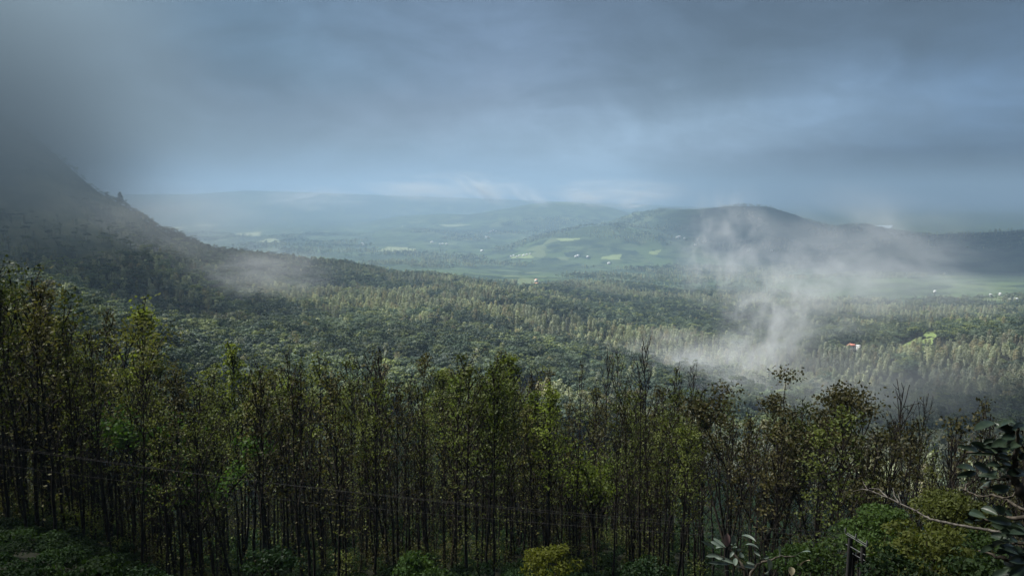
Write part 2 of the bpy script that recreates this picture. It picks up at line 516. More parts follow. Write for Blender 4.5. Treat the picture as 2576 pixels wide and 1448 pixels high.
def bend(p0, d0, L, n, up, wob, rng):
    """a branch: starts along d0 and bends upward by up"""
    pts = [np.array(p0, float)]; d = np.array(d0, float)
    for k in range(n):
        d = d + np.array([0, 0, up / n]) + rng.normal(0, wob, 3)
        d /= np.linalg.norm(d)
        pts.append(pts[-1] + d * L / n)
    return np.array(pts)


def slender_tree(seed, H=20.0, start=0.35, nb=24, spread=2.6, leaf=1.0, size=0.285, ang=48, fork=0.0, lean=0.0, r0=None, low=0.0, tip=0.25):
    """a tall thin plantation tree; returns trunk and crown geometry"""
    rng = np.random.default_rng(seed)
    T, Cn = Geo(), Geo()
    n = 10
    r0 = r0 or 0.0074 * H
    z = np.linspace(0, H, n)
    wob = np.cumsum(rng.normal(0, 0.10, (n, 2)), axis=0); wob[0] = 0
    trunk = np.stack([wob[:, 0] + lean * z, wob[:, 1], z], 1)
    rad = r0 * (1 - 0.86 * (z / H) ** 0.9)
    T.tube(trunk, rad, 6)
    ctr = []

    def along(tt):
        return np.array([np.interp(tt * H, z, trunk[:, k]) for k in range(3)])
    for k in range(nb):
        tt = start + (0.985 - start) * ((k + rng.uniform(0, 0.9)) / nb) ** 0.85
        a = k * 2.399 + rng.uniform(-0.5, 0.5)
        q = (tt - start) / (1 - start)
        L = spread * (0.45 + 0.9 * math.sin(math.pi * min(1, 0.25 + 0.75 * q))) * rng.uniform(0.6, 1.25) * (1.0 - 0.35 * q) + 0.3
        th = math.radians(ang + rng.normal(0, 8) - 12 * q)
        d0 = (math.cos(a) * math.sin(th), math.sin(a) * math.sin(th), math.cos(th))
        b = bend(along(tt), d0, L, 5, 0.85, 0.06, rng)
        rb = 0.32 * np.interp(tt * H, z, rad) + 0.012
        T.tube(b, np.linspace(rb + 0.012, 0.026, 6), 4)
        ctr.append((b[2:], 0.16))
        for s in range(rng.integers(2, 5)):
            i = rng.integers(1, 5)
            dd = b[i] - b[i - 1]; dd = dd / np.linalg.norm(dd) + rng.normal(0, 0.55, 3); dd /= np.linalg.norm(dd)
            tw = bend(b[i], dd, L * rng.uniform(0.25, 0.55), 3, 0.5, 0.1, rng)
            T.tube(tw, np.linspace(0.030, 0.018, 4), 3)
            ctr.append((tw[1:], 0.14))
    pts = []
    for line, sg in ctr:
        for q in range(rng.poisson(0.70 * min(1.6, leaf + 0.25))):
            u = rng.uniform(0.35, 1.0) * (len(line) - 1); i = min(int(u), len(line) - 2); f = u - i
            c = line[i] * (1 - f) + line[i + 1] * f
            m = rng.poisson(7.6 * leaf * rng.uniform(0.4, 1.6) * (0.55 + 0.75 * c[2] / H))
            pts.append(c + rng.normal(0, 1, (m, 3)) * np.array([0.30, 0.30, 0.17]) * rng.uniform(0.7, 1.4))
    pts = [q for q in pts if len(q)]
    if low:
        m = int(low * 60); zz = rng.uniform(0.08, start, m) * H
        base = np.stack([np.interp(zz, z, trunk[:, k]) for k in range(3)], 1)
        pts.append(base + rng.normal(0, (0.55, 0.55, 0.3), (m, 3)))
    if not pts:
        pts.append(np.array([along(0.95)]))
    P = np.concatenate(pts)
    Cn.leaves(P, size, size * 0.62, droop=tip, rng=rng)
    return T, Cn


def spreading_tree(seed, H=16.0, nstem=3, spread=4.0, tufts=26, tuft=0.85, per=46, size=0.32, start=0.3, r0=0.22):
    """several rising limbs ending in dense tufts, open below"""
    rng = np.random.default_rng(seed)
    T, Cn = Geo(), Geo()
    tr = bend((0, 0, 0), (0, 0, 1), H * start, 5, 0.0, 0.05, rng)
    T.tube(tr, np.linspace(r0, r0 * 0.8, 6), 6)
    ends, mids = [], []
    for s in range(nstem):
        a = s * 2 * math.pi / nstem + rng.uniform(-0.4, 0.4)
        th = math.radians(rng.uniform(12, 34))
        st = bend(tr[-1 - rng.integers(0, 2)], (math.cos(a) * math.sin(th), math.sin(a) * math.sin(th), math.cos(th)), H * (1 - start) * rng.uniform(0.75, 1.0), 7, 0.12, 0.10, rng)
        T.tube(st, np.linspace(r0 * 0.62, 0.03, 8), 5)
        ends.append(st[-1])
        for k in range(max(3, tufts // nstem)):
            i = rng.integers(2, 7); b = rng.uniform(0, 2 * math.pi); th = math.radians(rng.uniform(25, 65))
            br = bend(st[i], (math.cos(b) * math.sin(th), math.sin(b) * math.sin(th), math.cos(th)), spread * rng.uniform(0.35, 0.9), 5, 0.7, 0.12, rng)
            T.tube(br, np.linspace(0.075, 0.03, 6), 4)
            ends.append(br[-1]); mids.append(br[3])
            for q in range(2):
                dd = rng.normal(0, 0.6, 3) + np.array([0, 0, 0.7]); dd /= np.linalg.norm(dd)
                tw = bend(br[rng.integers(2, 5)], dd, spread * 0.3, 3, 0.4, 0.12, rng)
                T.tube(tw, np.linspace(0.032, 0.02, 4), 3); mids.append(tw[-1])
    P = []
    for e in ends:
        k = rng.poisson(per * 0.9 * (0.25 + 1.2 * (e[2] / H) ** 2)); P.append(e + rng.normal(0, 1, (k, 3)) * np.array([tuft, tuft, tuft * 0.55]) * rng.uniform(0.6, 1.15))
    for e in mids:
        k = rng.poisson(per * 0.13); P.append(e + rng.normal(0, 1, (k, 3)) * np.array([tuft, tuft, tuft * 0.5]) * 0.6)
    Cn.leaves(np.concatenate(P), size, size * 0.6, droop=0.2, rng=rng)
    return T, Cn


def lumpy_points(rng, n, nl, R, flat, lump, top=0.0):
    """points and outward normals on the lobes of an uneven crown"""
    c = rng.normal(size=(nl, 3)); c /= np.linalg.norm(c, axis=1)[:, None]
    c *= (rng.uniform(0.25, 1.0, nl) ** 0.5)[:, None]
    c *= np.array([R, R, R * flat])
    c[:, 2] = np.abs(c[:, 2]) * (1 - top) + c[:, 2] * top
    rl = lump * rng.uniform(0.4, 1.45, nl)
    k = rng.integers(0, nl, n)
    nrm = rng.normal(size=(n, 3)); nrm[:, 2] = np.abs(nrm[:, 2]) * 0.9 + nrm[:, 2] * 0.25
    nrm /= np.linalg.norm(nrm, axis=1)[:, None]
    p = c[k] + nrm * (rl[k] * rng.uniform(0.75, 1.05, n))[:, None] * np.array([1, 1, 0.75])
    return p, nrm


def canopy_tree(seed, kind):
    rng = np.random.default_rng(seed)
    g = Geo()
    if kind == 'broad':
        H = rng.uniform(11, 16); R = rng.uniform(4.0, 7.4)
        g.tube(bend((0, 0, -2), (0, 0, 1), H * 0.8, 4, 0, 0.05, rng), np.linspace(0.4, 0.15, 5), 5, 0)
        p, nn = lumpy_points(rng, 620, 13, R, 0.5, R * 0.38)
        g.leaves(p + np.array([0, 0, H - R * 0.75]), 1.15, 0.85, m=1, rng=rng, normals=nn, nmix=0.65)
    elif kind == 'umbrella':
        H = rng.uniform(13, 18); R = rng.uniform(3.6, 5.4)
        g.tube(bend((0, 0, -2), (0, 0, 1), H * 0.9, 4, 0, 0.06, rng), np.linspace(0.35, 0.12, 5), 5, 0)
        for L in range(rng.integers(3, 6)):
            c = np.array([rng.normal(0, R * 0.45), rng.normal(0, R * 0.45), H - L * 1.3 - rng.uniform(0, 1)])
            g.tube(np.stack([np.array([0, 0, c[2] - 3]), c]), [0.12, 0.05], 4, 0)
            p, nn = lumpy_points(rng, 120, 5, R * rng.uniform(0.45, 0.7), 0.18, R * 0.2)
            g.leaves(p + c, 0.95, 0.7, m=1, rng=rng, normals=nn, nmix=0.7)
    else:                                                               # slim pale plantation tree
        H = rng.uniform(14, 20)
        g.tube(bend((0, 0, -2), (0, 0, 1), H + 1.5, 5, 0, 0.02, rng), np.linspace(0.22, 0.05, 6), 4, 0)
        n = 300
        u = rng.random(n) ** 0.75
        z = H * (0.30 + 0.70 * u)
        rr = 2.7 * np.sin(np.pi * (0.22 + 0.66 * u)) ** 0.8 * rng.uniform(0.35, 1.05, n) * rng.uniform(0.8, 1.25)
        nb = 9; a = (rng.integers(0, nb, n) * 2 * np.pi / nb) + rng.normal(0, 0.25, n) + u * 4
        p = np.stack([np.cos(a) * rr, np.sin(a) * rr, z], 1)
        nn = np.stack([np.cos(a), np.sin(a), np.full(n, 0.6)], 1)
        g.leaves(p, 1.0, 0.62, m=1, rng=rng, normals=nn, nmix=0.55)
    return g


# ------------------------------------------------------------------ far forest: one mass, instanced from a few trees
def scatter_group(name, coll):
    ng = bpy.data.node_groups.new(name, 'GeometryNodeTree')
    ng.interface.new_socket('Geometry', in_out='INPUT', socket_type='NodeSocketGeometry')
    ng.interface.new_socket('Geometry', in_out='OUTPUT', socket_type='NodeSocketGeometry')
    N = ng.nodes
    gi, go = N.new('NodeGroupInput'), N.new('NodeGroupOutput')
    ci = N.new('GeometryNodeCollectionInfo'); ci.inputs['Collection'].default_value = coll
    ci.inputs['Separate Children'].default_value = True; ci.inputs['Reset Children'].default_value = True
    ip = N.new('GeometryNodeInstanceOnPoints'); ip.inputs['Pick Instance'].default_value = True

    def attr(nm, ty):
        a = N.new('GeometryNodeInputNamedAttribute'); a.data_type = ty; a.inputs['Name'].default_value = nm
        return a.outputs['Attribute']
    L = ng.links.new
    L(gi.outputs[0], ip.inputs['Points']); L(ci.outputs[0], ip.inputs['Instance'])
    L(attr('pick', 'INT'), ip.inputs['Instance Index'])
    L(attr('turn', 'FLOAT_VECTOR'), ip.inputs['Rotation'])
    L(attr('size', 'FLOAT_VECTOR'), ip.inputs['Scale'])
    L(ip.outputs[0], go.inputs[0])
    return ng


def source_collection(name, meshes):
    c = bpy.data.collections.new(name)
    for k, me in enumerate(meshes):
        o = bpy.data.objects.new("%s.%03d" % (name, k + 1), me); c.objects.link(o)
    return c


def scatter(name, P, pick, size, coll, sz=None):
    me = bpy.data.meshes.new(name)
    me.vertices.add(len(P)); me.vertices.foreach_set('co', np.asarray(P, np.float32).ravel())
    a = me.attributes.new('pick', 'INT', 'POINT'); a.data.foreach_set('value', np.asarray(pick, np.int32))
    rot = np.zeros((len(P), 3), np.float32); rot[:, 2] = RNG.uniform(0, 6.283, len(P)); rot[:, :2] = RNG.normal(0, 0.03, (len(P), 2))
    a = me.attributes.new('turn', 'FLOAT_VECTOR', 'POINT'); a.data.foreach_set('vector', rot.ravel())
    s3 = np.stack([size, size, size if sz is None else sz], 1).astype(np.float32)
    a = me.attributes.new('size', 'FLOAT_VECTOR', 'POINT'); a.data.foreach_set('vector', s3.ravel())
    o = link(name, me)
    md = o.modifiers.new('scatter', 'NODES'); md.node_group = scatter_group(name, coll)
    return tag(o, kind='stuff')


FIELDS = [  # x0, y0, x1, y1 in the photograph, colour key
    (945, 622, 1048, 634, 'pale'), (1285, 639, 1345, 652, 'lime'), (1512, 641, 1568, 655, 'lime'), (1632, 629, 1662, 642, 'lime'),
    (595, 584, 665, 595, 'pale'), (650, 601, 706, 612, 'pale'), (408, 570, 470, 579, 'pale'), (480, 565, 545, 570, 'pale'),
    (1268, 717, 1358, 728, 'soil'), (2278, 838, 2352, 884, 'grass'), (1395, 599, 1460, 607, 'lime'), (1100, 565, 1180, 571, 'pale'),
]
field_pts = []
for (x0, y0, x1, y1, k) in FIELDS:
    n = 26; poly = []
    for q in range(n):
        a = 2 * math.pi * q / n
        e = 2.6
        cx = math.copysign(abs(math.cos(a)) ** (2 / e), math.cos(a)); sy = math.copysign(abs(math.sin(a)) ** (2 / e), math.sin(a))
        w_ = 1 + 0.22 * math.sin(3 * a + x0) + 0.12 * math.sin(7 * a + y0)
        poly.append(hit((x0 + x1) / 2 + cx * w_ * (x1 - x0) / 2 * 0.85 + sy * (y1 - y0) * 0.5, (y0 + y1) / 2 - sy * w_ * (y1 - y0) / 2 * 0.9))
    field_pts.append((np.array([tuple(v) for v in poly]), k))


def in_fields(x, y, grow=1.0):
    r = np.zeros(len(x), bool)
    for poly, k in field_pts:
        c = poly[:, :2].mean(0); a = np.arctan2(poly[:, 1] - c[1], poly[:, 0] - c[0]); rr = np.hypot(poly[:, 0] - c[0], poly[:, 1] - c[1])
        o = np.argsort(a); aa = np.arctan2(y - c[1], x - c[0])
        r |= np.hypot(x - c[0], y - c[1]) < np.interp(aa, a[o], rr[o], period=2 * math.pi) * grow
    return r


canopy = [canopy_tree(100 + k, 'broad').mesh("broad_tree", [m_bark_dark, m_leaf_dark]) for k in range(5)]
canopy += [canopy_tree(200 + k, 'umbrella').mesh("umbrella_tree", [m_bark_dark, m_leaf_dark]) for k in range(4)]
canopy += [canopy_tree(300 + k, 'slim').mesh("slim_tree", [m_bark_grey, m_leaf_pale]) for k in range(6)]
c_canopy = source_collection("canopy_tree", canopy)
P, pick, size = [], [], []
for (da, db, area) in ((230, 700, 34), (700, 1500, 56), (1500, 2700, 105), (2700, 4600, 420), (4600, 9000, 800)):
    n = int(0.75 * (db * db - da * da) / area)
    d = np.sqrt(RNG.uniform(da * da, db * db, n)); a = RNG.uniform(-0.75, 0.75, n)
    x, y = np.sin(a) * d, np.cos(a) * d
    z = ground_z(x, y)
    u1, u2 = x * 0.85 - y * 0.52, x * 0.52 + y * 0.85
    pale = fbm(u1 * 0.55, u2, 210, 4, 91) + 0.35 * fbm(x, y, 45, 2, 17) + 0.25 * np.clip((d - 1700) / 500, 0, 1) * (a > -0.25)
    edge = np.interp(a, [-0.7, -0.12, 0.0, 0.16, 0.3, 0.42, 0.55, 0.7], [2100, 2300, 2500, 2650, 2500, 2100, 1650, 1500])
    mnt = np.clip((math.radians(-19) - a) / 0.12, 0, 1) * np.clip((d - 500) / 350, 0, 1)
    keep = ~in_fields(x, y, 1.15)
    for (cx, cy, hw_, fr) in ((2141, 884, 15, 60), (2158, 885, 12, 60), (1830, 828, 12, 60), (1246, 719, 14, 110), (1348, 723, 16, 110), (2315, 872, 42, 70), (1313, 724, 60, 80)):
        c_ = hit(cx, cy); cd = math.hypot(c_.x, c_.y); ca = math.atan2(c_.x, c_.y)
        keep &= ~((np.abs((a - ca) * cd) < hw_) & (d < cd + 12) & (d > cd - fr))
    # the mountain's upper slopes are grass with bushes in the gullies
    up = mnt * np.clip((z + 100) / 60, 0, 1)
    keep &= RNG.random(n) > up * (0.50 + 0.9 * fbm(x * 0.62 + y * 0.78, (x * -0.78 + y * 0.62) * 0.28, 130, 3, 44))
    keep &= ~((d > edge + 250 * fbm(x, y, 300, 3, 19)) & (fbm(x, y, 420, 4, 71) < 0.10))
    keep &= (d > 330) | (a < -0.2)
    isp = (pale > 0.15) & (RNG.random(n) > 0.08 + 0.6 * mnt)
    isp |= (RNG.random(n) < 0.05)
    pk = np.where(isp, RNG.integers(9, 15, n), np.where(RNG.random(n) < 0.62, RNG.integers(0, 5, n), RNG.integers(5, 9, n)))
    keep &= (fbm(x, y, 70, 3, 23) < 0.42) | (d > 2700)
    sc = RNG.uniform(0.55, 1.3, n) * np.where(up > 0.3, 0.6, 1.0) * (1 + np.clip((d - 2600) / 3000, 0, 1) * 0.5)
    P.append(np.stack([x, y, z], 1)[keep]); pick.append(pk[keep]); size.append(sc[keep])
P, pick, size = np.concatenate(P), np.concatenate(pick), np.concatenate(size)
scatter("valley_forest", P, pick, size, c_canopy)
print("forest", len(P))

# fields, pond
m_field = {
    'pale': plain_mat("pale_field", (0.09, 0.115, 0.052), (0.165, 0.18, 0.088), 0.02),
    'lime': plain_mat("lime_field", (0.08, 0.115, 0.042), (0.14, 0.17, 0.062), 0.02),
    'soil': plain_mat("bare_soil", (0.30, 0.20, 0.10), (0.42, 0.32, 0.18), 0.03),
    'grass': plain_mat("meadow_grass", (0.085, 0.130, 0.032), (0.15, 0.19, 0.055), 0.03),
}
for poly, k in field_pts:
    c = poly.mean(0)
    rings = [c + (poly - c) * f for f in (0.02, 0.35, 0.7, 1.0)]
    V = np.concatenate(rings)
    V[:, 2] = ground_z(V[:, 0], V[:, 1]) + np.clip(np.hypot(V[:, 0], V[:, 1]) / 2500, 0.4, 4)
    n = len(poly); Q = []
    for r in range(3):
        for q in range(n):
            Q.append((r * n + q, r * n + (q + 1) % n, (r + 1) * n + (q + 1) % n, (r + 1) * n + q))
    tag(link("field", mesh_from("field", V, Q, m_field[k], smooth=True)), kind='structure')
m_water, t = material("pond_water")
wv = t.n('ShaderNodeTexCoord'); wn = t.noise(wv.outputs['Object'], 0.05, 3.0)
bp = t.n('ShaderNodeBump', {'Height': wn.outputs[0], 'Strength': 0.05})
p = t.n('ShaderNodeBsdfPrincipled', {'Base Color': (0.45, 0.50, 0.50, 1), 'Roughness': 0.12, 'Normal': bp.outputs[0]})
out(t, p.outputs[0])
pond_px = [(2194, 569), (2212, 566), (2236, 567), (2246, 566), (2240, 573), (2232, 577), (2205, 577), (2196, 575)]
pp = [at(x, y, (PLAIN + 30) / aze(x, y)[1]) for x, y in pond_px]
zc = max(float(ground_z(p_.x, p_.y)) for p_ in pp) + 1.0
pp = [at(x, y, zc / aze(x, y)[1]) for x, y in pond_px]
V = np.array([(p_.x, p_.y, zc) for p_ in pp]); c = V.mean(0)
V = np.concatenate([c + (V - c) * 0.05, V]); n = len(pond_px)
tag(link("pond", mesh_from("pond", V, [(q, (q + 1) % n, n + (q + 1) % n, n + q) for q in range(n)], m_water)), kind='structure')

# ------------------------------------------------------------------ near stand of slender trees
VARIANTS = {}


def variant(key, T, Cn, leaf, bark=None):
    VARIANTS[key] = (T.mesh("tree_trunk", bark or m_bark_dark), Cn.mesh("tree_crown", leaf))


for k in range(7):
    variant(('leafy', k), *slender_tree(400 + k, H=20, start=0.36, nb=26, spread=2.3 + 0.12 * k, leaf=1.0, low=0.6), m_leaf_olive)
for k in range(4):
    variant(('lime', k), *slender_tree(440 + k, H=20, start=0.42, nb=28, spread=2.3, leaf=1.25, size=0.32), m_leaf_lime)
for k in range(5):
    variant(('sparse', k), *slender_tree(420 + k, H=21, start=0.45, nb=20, spread=2.8, leaf=0.35, ang=40, low=0.3), m_leaf_olive)
for k in range(4):
    variant(('bare', k), *slender_tree(460 + k, H=21, start=0.55, nb=16, spread=3.0, leaf=0.07, ang=38), m_leaf_brown)
for k in range(4):
    variant(('brown', k), *slender_tree(480 + k, H=19, start=0.35, nb=24, spread=2.4, leaf=0.75, ang=46, low=0.5), m_leaf_brown)
KIND_WORD = {'leafy': "olive-leaved slender tree", 'lime': "bright yellow-green slender tree", 'sparse': "thinly leaved slender tree",
             'bare': "almost leafless slender tree", 'brown': "brownish slender tree"}


def put_tree(key, x, y, H, label, cat="tree", group=None, name="slender_tree", rot=None, base=None, wide=1.0, lean=0.0):
    T, Cn = VARIANTS[key]
    z = float(ground_z(x, y)) - 0.15
    ref = base or {'leafy': 20, 'lime': 20, 'sparse': 21, 'bare': 21, 'brown': 19}[key[0]]
    s = H / ref
    root = link(name, None, loc=(x, y, z), rotz=random.uniform(0, 6.28) if rot is None else rot)
    root.scale = (s * wide, s * wide, s)
    root.rotation_euler.x = random.gauss(0, lean); root.rotation_euler.y = random.gauss(0, lean * (1.0 if random.random() < 0.88 else 3.0))
    tag(root, label, cat, group)
    link("trunk", T, root)
    link("crown", Cn, root)
    return root


def x_of(px, d):
    v = ray(px, 1000); a = math.atan2(v.x, v.y)
    return math.sin(a) * d, math.cos(a) * d


TOP = [(-150, 640), (0, 690), (80, 700), (130, 760), (250, 790), (330, 860), (400, 938), (560, 935), (700, 905), (900, 905), (1100, 930), (1300, 905),
       (1480, 950), (1600, 985), (1750, 1000), (1900, 1025), (2100, 1040), (2300, 1065), (2450, 1080), (2575, 1080), (2800, 1080)]
placed = []


def free(x, y, r):
    return all((x - a) ** 2 + (y - b) ** 2 > (r * 0.5 + c * 0.5) ** 2 for a, b, c in placed)


def top_height(px, d, top):
    """height a tree at distance d needs for its top to be seen at y = top"""
    x, y = x_of(px, d)
    return d * aze(px, top)[1] - float(ground_z(x, y))


HERO = [  # px, distance, top y, kind, label, width
    (372, 84, 768, ('lime', 0), "tallest pale green cone-shaped tree on the left, standing clear of the dark valley forest", 1.0),
    (1635, 88, 864, ('bare', 0), "tall leafless forked tree standing alone against the bright mist", 1.0),
    (1520, 92, 884, ('bare', 1), "bare tree with upright fan of twigs, left neighbour of the tall leafless tree", 0.8),
    (1545, 95, 890, ('sparse', 1), "thin straight tree with a sparse top close beside the fan-twigged bare tree", 0.8),
    (1460, 90, 915, ('bare', 2), "tall dark trunk with few upper twigs before the dark round valley crown", 0.7),
    (1690, 93, 925, ('sparse', 2), "slim tree with scattered single leaves just right of the tall leafless tree", 0.9),
    (1745, 90, 928, ('bare', 3), "bare many-twigged tree in front of the thickest mist", 0.9),
    (592, 88, 878, ('lime', 1), "pale green topped tree rising above the hollow right of the pale cone-shaped tree", 0.9),
    (1300, 84, 900, ('lime', 2), "bright lime crowned tree, the brightest crown in the middle of the stand", 1.25),
    (1150, 80, 955, ('lime', 3), "rounded lime green crown between dark trunks left of the brightest crown", 1.2),
    (760, 92, 905, ('sparse', 0), "tall thin tree with a sparse top rising before the grey slope", 0.9),
    (1060, 90, 905, ('leafy', 3), "tall leafy tree with loose top left of the stand's middle", 0.9),
    (2250, 78, 978, ('bare', 0), "tall bare crooked tree right of the spreading dark trees", 0.9),
    (2335, 80, 1012, ('bare', 2), "straight bare tree with long thin top over the grey canopy", 0.8),
    (2465, 82, 1015, ('brown', 1), "slim tree ending in one dense tuft above the broad-leaved branch", 0.7),
    (140, 78, 770, ('bare', 3), "dark forked leafless trunk over the olive crowns at far left", 0.9),
]
for (px, d, top, key, lab, wd) in HERO:
    x, y = x_of(px, d)
    put_tree(key, x, y, top_height(px, d, top), lab, wide=wd)
    placed.append((x, y, 2.2))

# the spreading dark trees, the bright green one, the dark green one
for k, (px, d, top, sp, tf, leafm, per, lab, nm) in enumerate([
    (1945, 74, 955, 4.6, 34, m_leaf_brown, 150, "spreading dark many-limbed tree with tufted brown-green crown before the mist", "spreading_tree"),
    (2062, 78, 938, 4.2, 26, m_leaf_brown, 150, "taller dark tree with one dense round tuft at its top right of the widest crown", "spreading_tree"),
    (2150, 76, 990, 3.4, 26, m_leaf_brown, 46, "narrow dark tree with thin brown foliage at the right end of the spreading group", "spreading_tree"),
    (1850, 72, 1010, 3.6, 14, m_leaf_olive, 18, "open long-limbed tree with few leaves at the left end of the spreading group", "spreading_tree"),
    (2225, 70, 1075, 3.2, 18, m_leaf_brown, 40, "low dark tree with a rusty tuft beneath the tall bare crooked tree", "spreading_tree"),
    (2420, 74, 1060, 3.4, 22, m_leaf_brown, 34, "dark open tree behind the broad-leaved branch at the right", "spreading_tree"),
    (1500, 66, 1105, 3.0, 30, m_leaf_lime, 60, "fresh green bushy tree low in the middle of the stand", "bushy_tree"),
    (465, 68, 1000, 2.8, 26, m_leaf_green, 80, "dark green dense crowned tree in the left of the stand", "bushy_tree"),
    (40, 72, 665, 3.6, 20, m_leaf_olive, 70, "flat-topped olive tree at the left edge of the picture, highest of the near trees", "spreading_tree"),
    (95, 76, 700, 3.0, 16, m_leaf_olive, 60, "smaller flat-topped olive tree beside the highest near tree", "spreading_tree"),
    (250, 76, 800, 3.4, 34, m_leaf_olive, 60, "rounded yellow-olive crown left of the pale cone-shaped tree", "bushy_tree"),
]):
    x, y = x_of(px, d)
    H = top_height(px, d, top)
    T, Cn = spreading_tree(600 + k, H=H * 0.97, nstem=4 if sp > 4 else 3, spread=sp, tufts=tf, per=per, size=0.36)
    kz = H / np.quantile(np.concatenate(Cn.V)[:, 2], 0.985)
    for G_ in (T, Cn):
        for v_ in G_.V: v_[:, 2] *= kz
    root = link(nm, None, loc=(x, y, float(ground_z(x, y)) - 0.15))
    tag(root, lab, "tree")
    link("trunk", T.mesh("tree_trunk", m_bark_dark), root)
    link("crown", Cn.mesh("tree_crown", leafm), root)
    placed.append((x, y, 3.0))

# the rest of the stand
ZONES = [(430, "at the left"), (900, "left of the middle"), (1350, "in the middle"), (1750, "right of the middle"), (9999, "at the right")]
ROWS = [(74, "front rows"), (88, "middle rows"), (999, "back rows")]
want, tries, stand = 262, 0, []
while len(stand) < want and tries < 60000:
    tries += 1
    px = random.uniform(-120, 2700)
    d = 60 + 58 * random.random() ** 1.25
    if px < 420: d = 58 + 46 * random.random()
    if px > 1720 and random.random() < 0.55: continue
    x, y = x_of(px, d)
    if not free(x, y, 1.9 if d < 90 else 2.4): continue
    placed.append((x, y, 1.9)); stand.append((px, d, x, y))
for (px, d, x, y) in stand:
    top = np.interp(px, [p[0] for p in TOP], [p[1] for p in TOP])
    ht = top_height(px, d, top + random.uniform(-22, 115))
    ht = min(max(ht, 11.0), 25.0)
    r = random.random(); nzv = float(fbm(np.array([x]), np.array([y]), 11, 2, 3)[0])
    if px > 1760: kind = 'bare' if r < 0.30 else 'sparse' if r < 0.55 else 'brown' if r < 0.88 else 'leafy'
    elif px < 430: kind = 'leafy' if r < 0.5 else 'brown' if r < 0.80 else 'sparse' if r < 0.92 else 'bare'
    elif nzv > 0.24: kind = 'lime' if r < 0.6 else 'leafy'
    else: kind = 'leafy' if r < 0.46 else 'sparse' if r < 0.70 else 'brown' if r < 0.86 else 'bare' if r < 0.97 else 'lime'
    key = random.choice([q for q in VARIANTS if q[0] == kind])
    zone = next(w_ for lim, w_ in ZONES if px < lim); row = next(w_ for lim, w_ in ROWS if d < lim)
    lab = "%s in the %s of the near stand %s" % (KIND_WORD[kind], row, zone)
    put_tree(key, x, y, ht, lab, group="%ss, %s of the stand %s" % (KIND_WORD[kind], row, zone), wide=random.uniform(0.8, 1.15), lean=0.033)
print("stand", len(stand))

# the many thinner trees standing behind and between, past three hundred: one mass
wood = []
for k in range(5):
    T, Cn = slender_tree(520 + k, H=19, start=0.22, nb=20, spread=1.9, leaf=0.45, low=2.2)
    nt = T.n; V = np.concatenate(T.V + Cn.V); Q = np.concatenate(T.Q + [q + nt for q in Cn.Q])
    mi = np.concatenate([np.zeros(sum(len(q) for q in T.Q), int), np.ones(sum(len(q) for q in Cn.Q), int)])
    wood.append(mesh_from("thin_tree", V, Q, [m_bark_dark, m_leaf_olive if k < 3 else m_leaf_brown], mi))
c_wood = source_collection("thin_tree", wood)
n = 4300
d = np.sqrt(RNG.uniform(62 ** 2, 190 ** 2, n)); a = RNG.uniform(-0.72, 0.72, n)
x, y = np.sin(a) * d, np.cos(a) * d
keepw = (fbm(x, y, 14, 2, 5) > -0.25) & (RNG.random(n) < np.where(a > 0.21, np.where(d < 120, 0.16, 0.03), 1.0))
x, y, d = x[keepw], y[keepw], d[keepw]
szw = RNG.uniform(0.45, 0.86, len(x)) * np.where(d > 125, 0.85, 1.0)
scatter("thin_tree_wood", np.stack([x, y, ground_z(x, y) - 0.2], 1), RNG.integers(0, 5, len(x)), szw * 0.95, c_wood, sz=szw)

# undergrowth on the slope below and among the trunks
def shrub_geo(seed, R, n, size, flat=0.8, lump=0.45, nl=12, nmix=0.55):
    rng = np.random.default_rng(seed)
    T, Cn = Geo(), Geo()
    for k in range(5):
        a = k * 1.3
        T.tube(bend((0, 0, -0.3), (math.cos(a) * 0.5, math.sin(a) * 0.5, 1), R * 1.1, 4, 0.2, 0.15, rng), np.linspace(0.06, 0.015, 5), 4)
    p, nn = lumpy_points(rng, n, nl, R * 0.75, flat, R * lump)
    Cn.leaves(p + np.array([0, 0, R * 0.45]), size, size * 0.55, rng=rng, normals=nn, nmix=nmix)
    return T, Cn


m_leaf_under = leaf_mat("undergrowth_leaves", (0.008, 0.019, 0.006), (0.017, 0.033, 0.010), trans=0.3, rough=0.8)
under = []
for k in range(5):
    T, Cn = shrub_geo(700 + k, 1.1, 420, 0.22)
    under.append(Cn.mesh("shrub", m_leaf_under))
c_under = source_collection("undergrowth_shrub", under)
n = 8500
d = np.sqrt(RNG.uniform(24 ** 2, 185 ** 2, n)); a = RNG.uniform(-0.75, 0.75, n)
x, y = np.sin(a) * d, np.cos(a) * d
P = np.stack([x, y, ground_z(x, y) - 0.1], 1)
n2 = 7000
d2 = np.sqrt(RNG.uniform(120 ** 2, 400 ** 2, n2)); a2 = RNG.uniform(-0.75, 0.75, n2)
x2, y2 = np.sin(a2) * d2, np.cos(a2) * d2
P = np.concatenate([P, np.stack([x2, y2, ground_z(x2, y2) - 0.3], 1)]); n += n2
grow = np.concatenate([RNG.uniform(0.5, 1.1, n - n2), RNG.uniform(1.4, 3.0, n2)])
scatter("undergrowth", P, RNG.integers(0, 5, n), grow, c_under, sz=grow * RNG.uniform(0.7, 1.25, n))

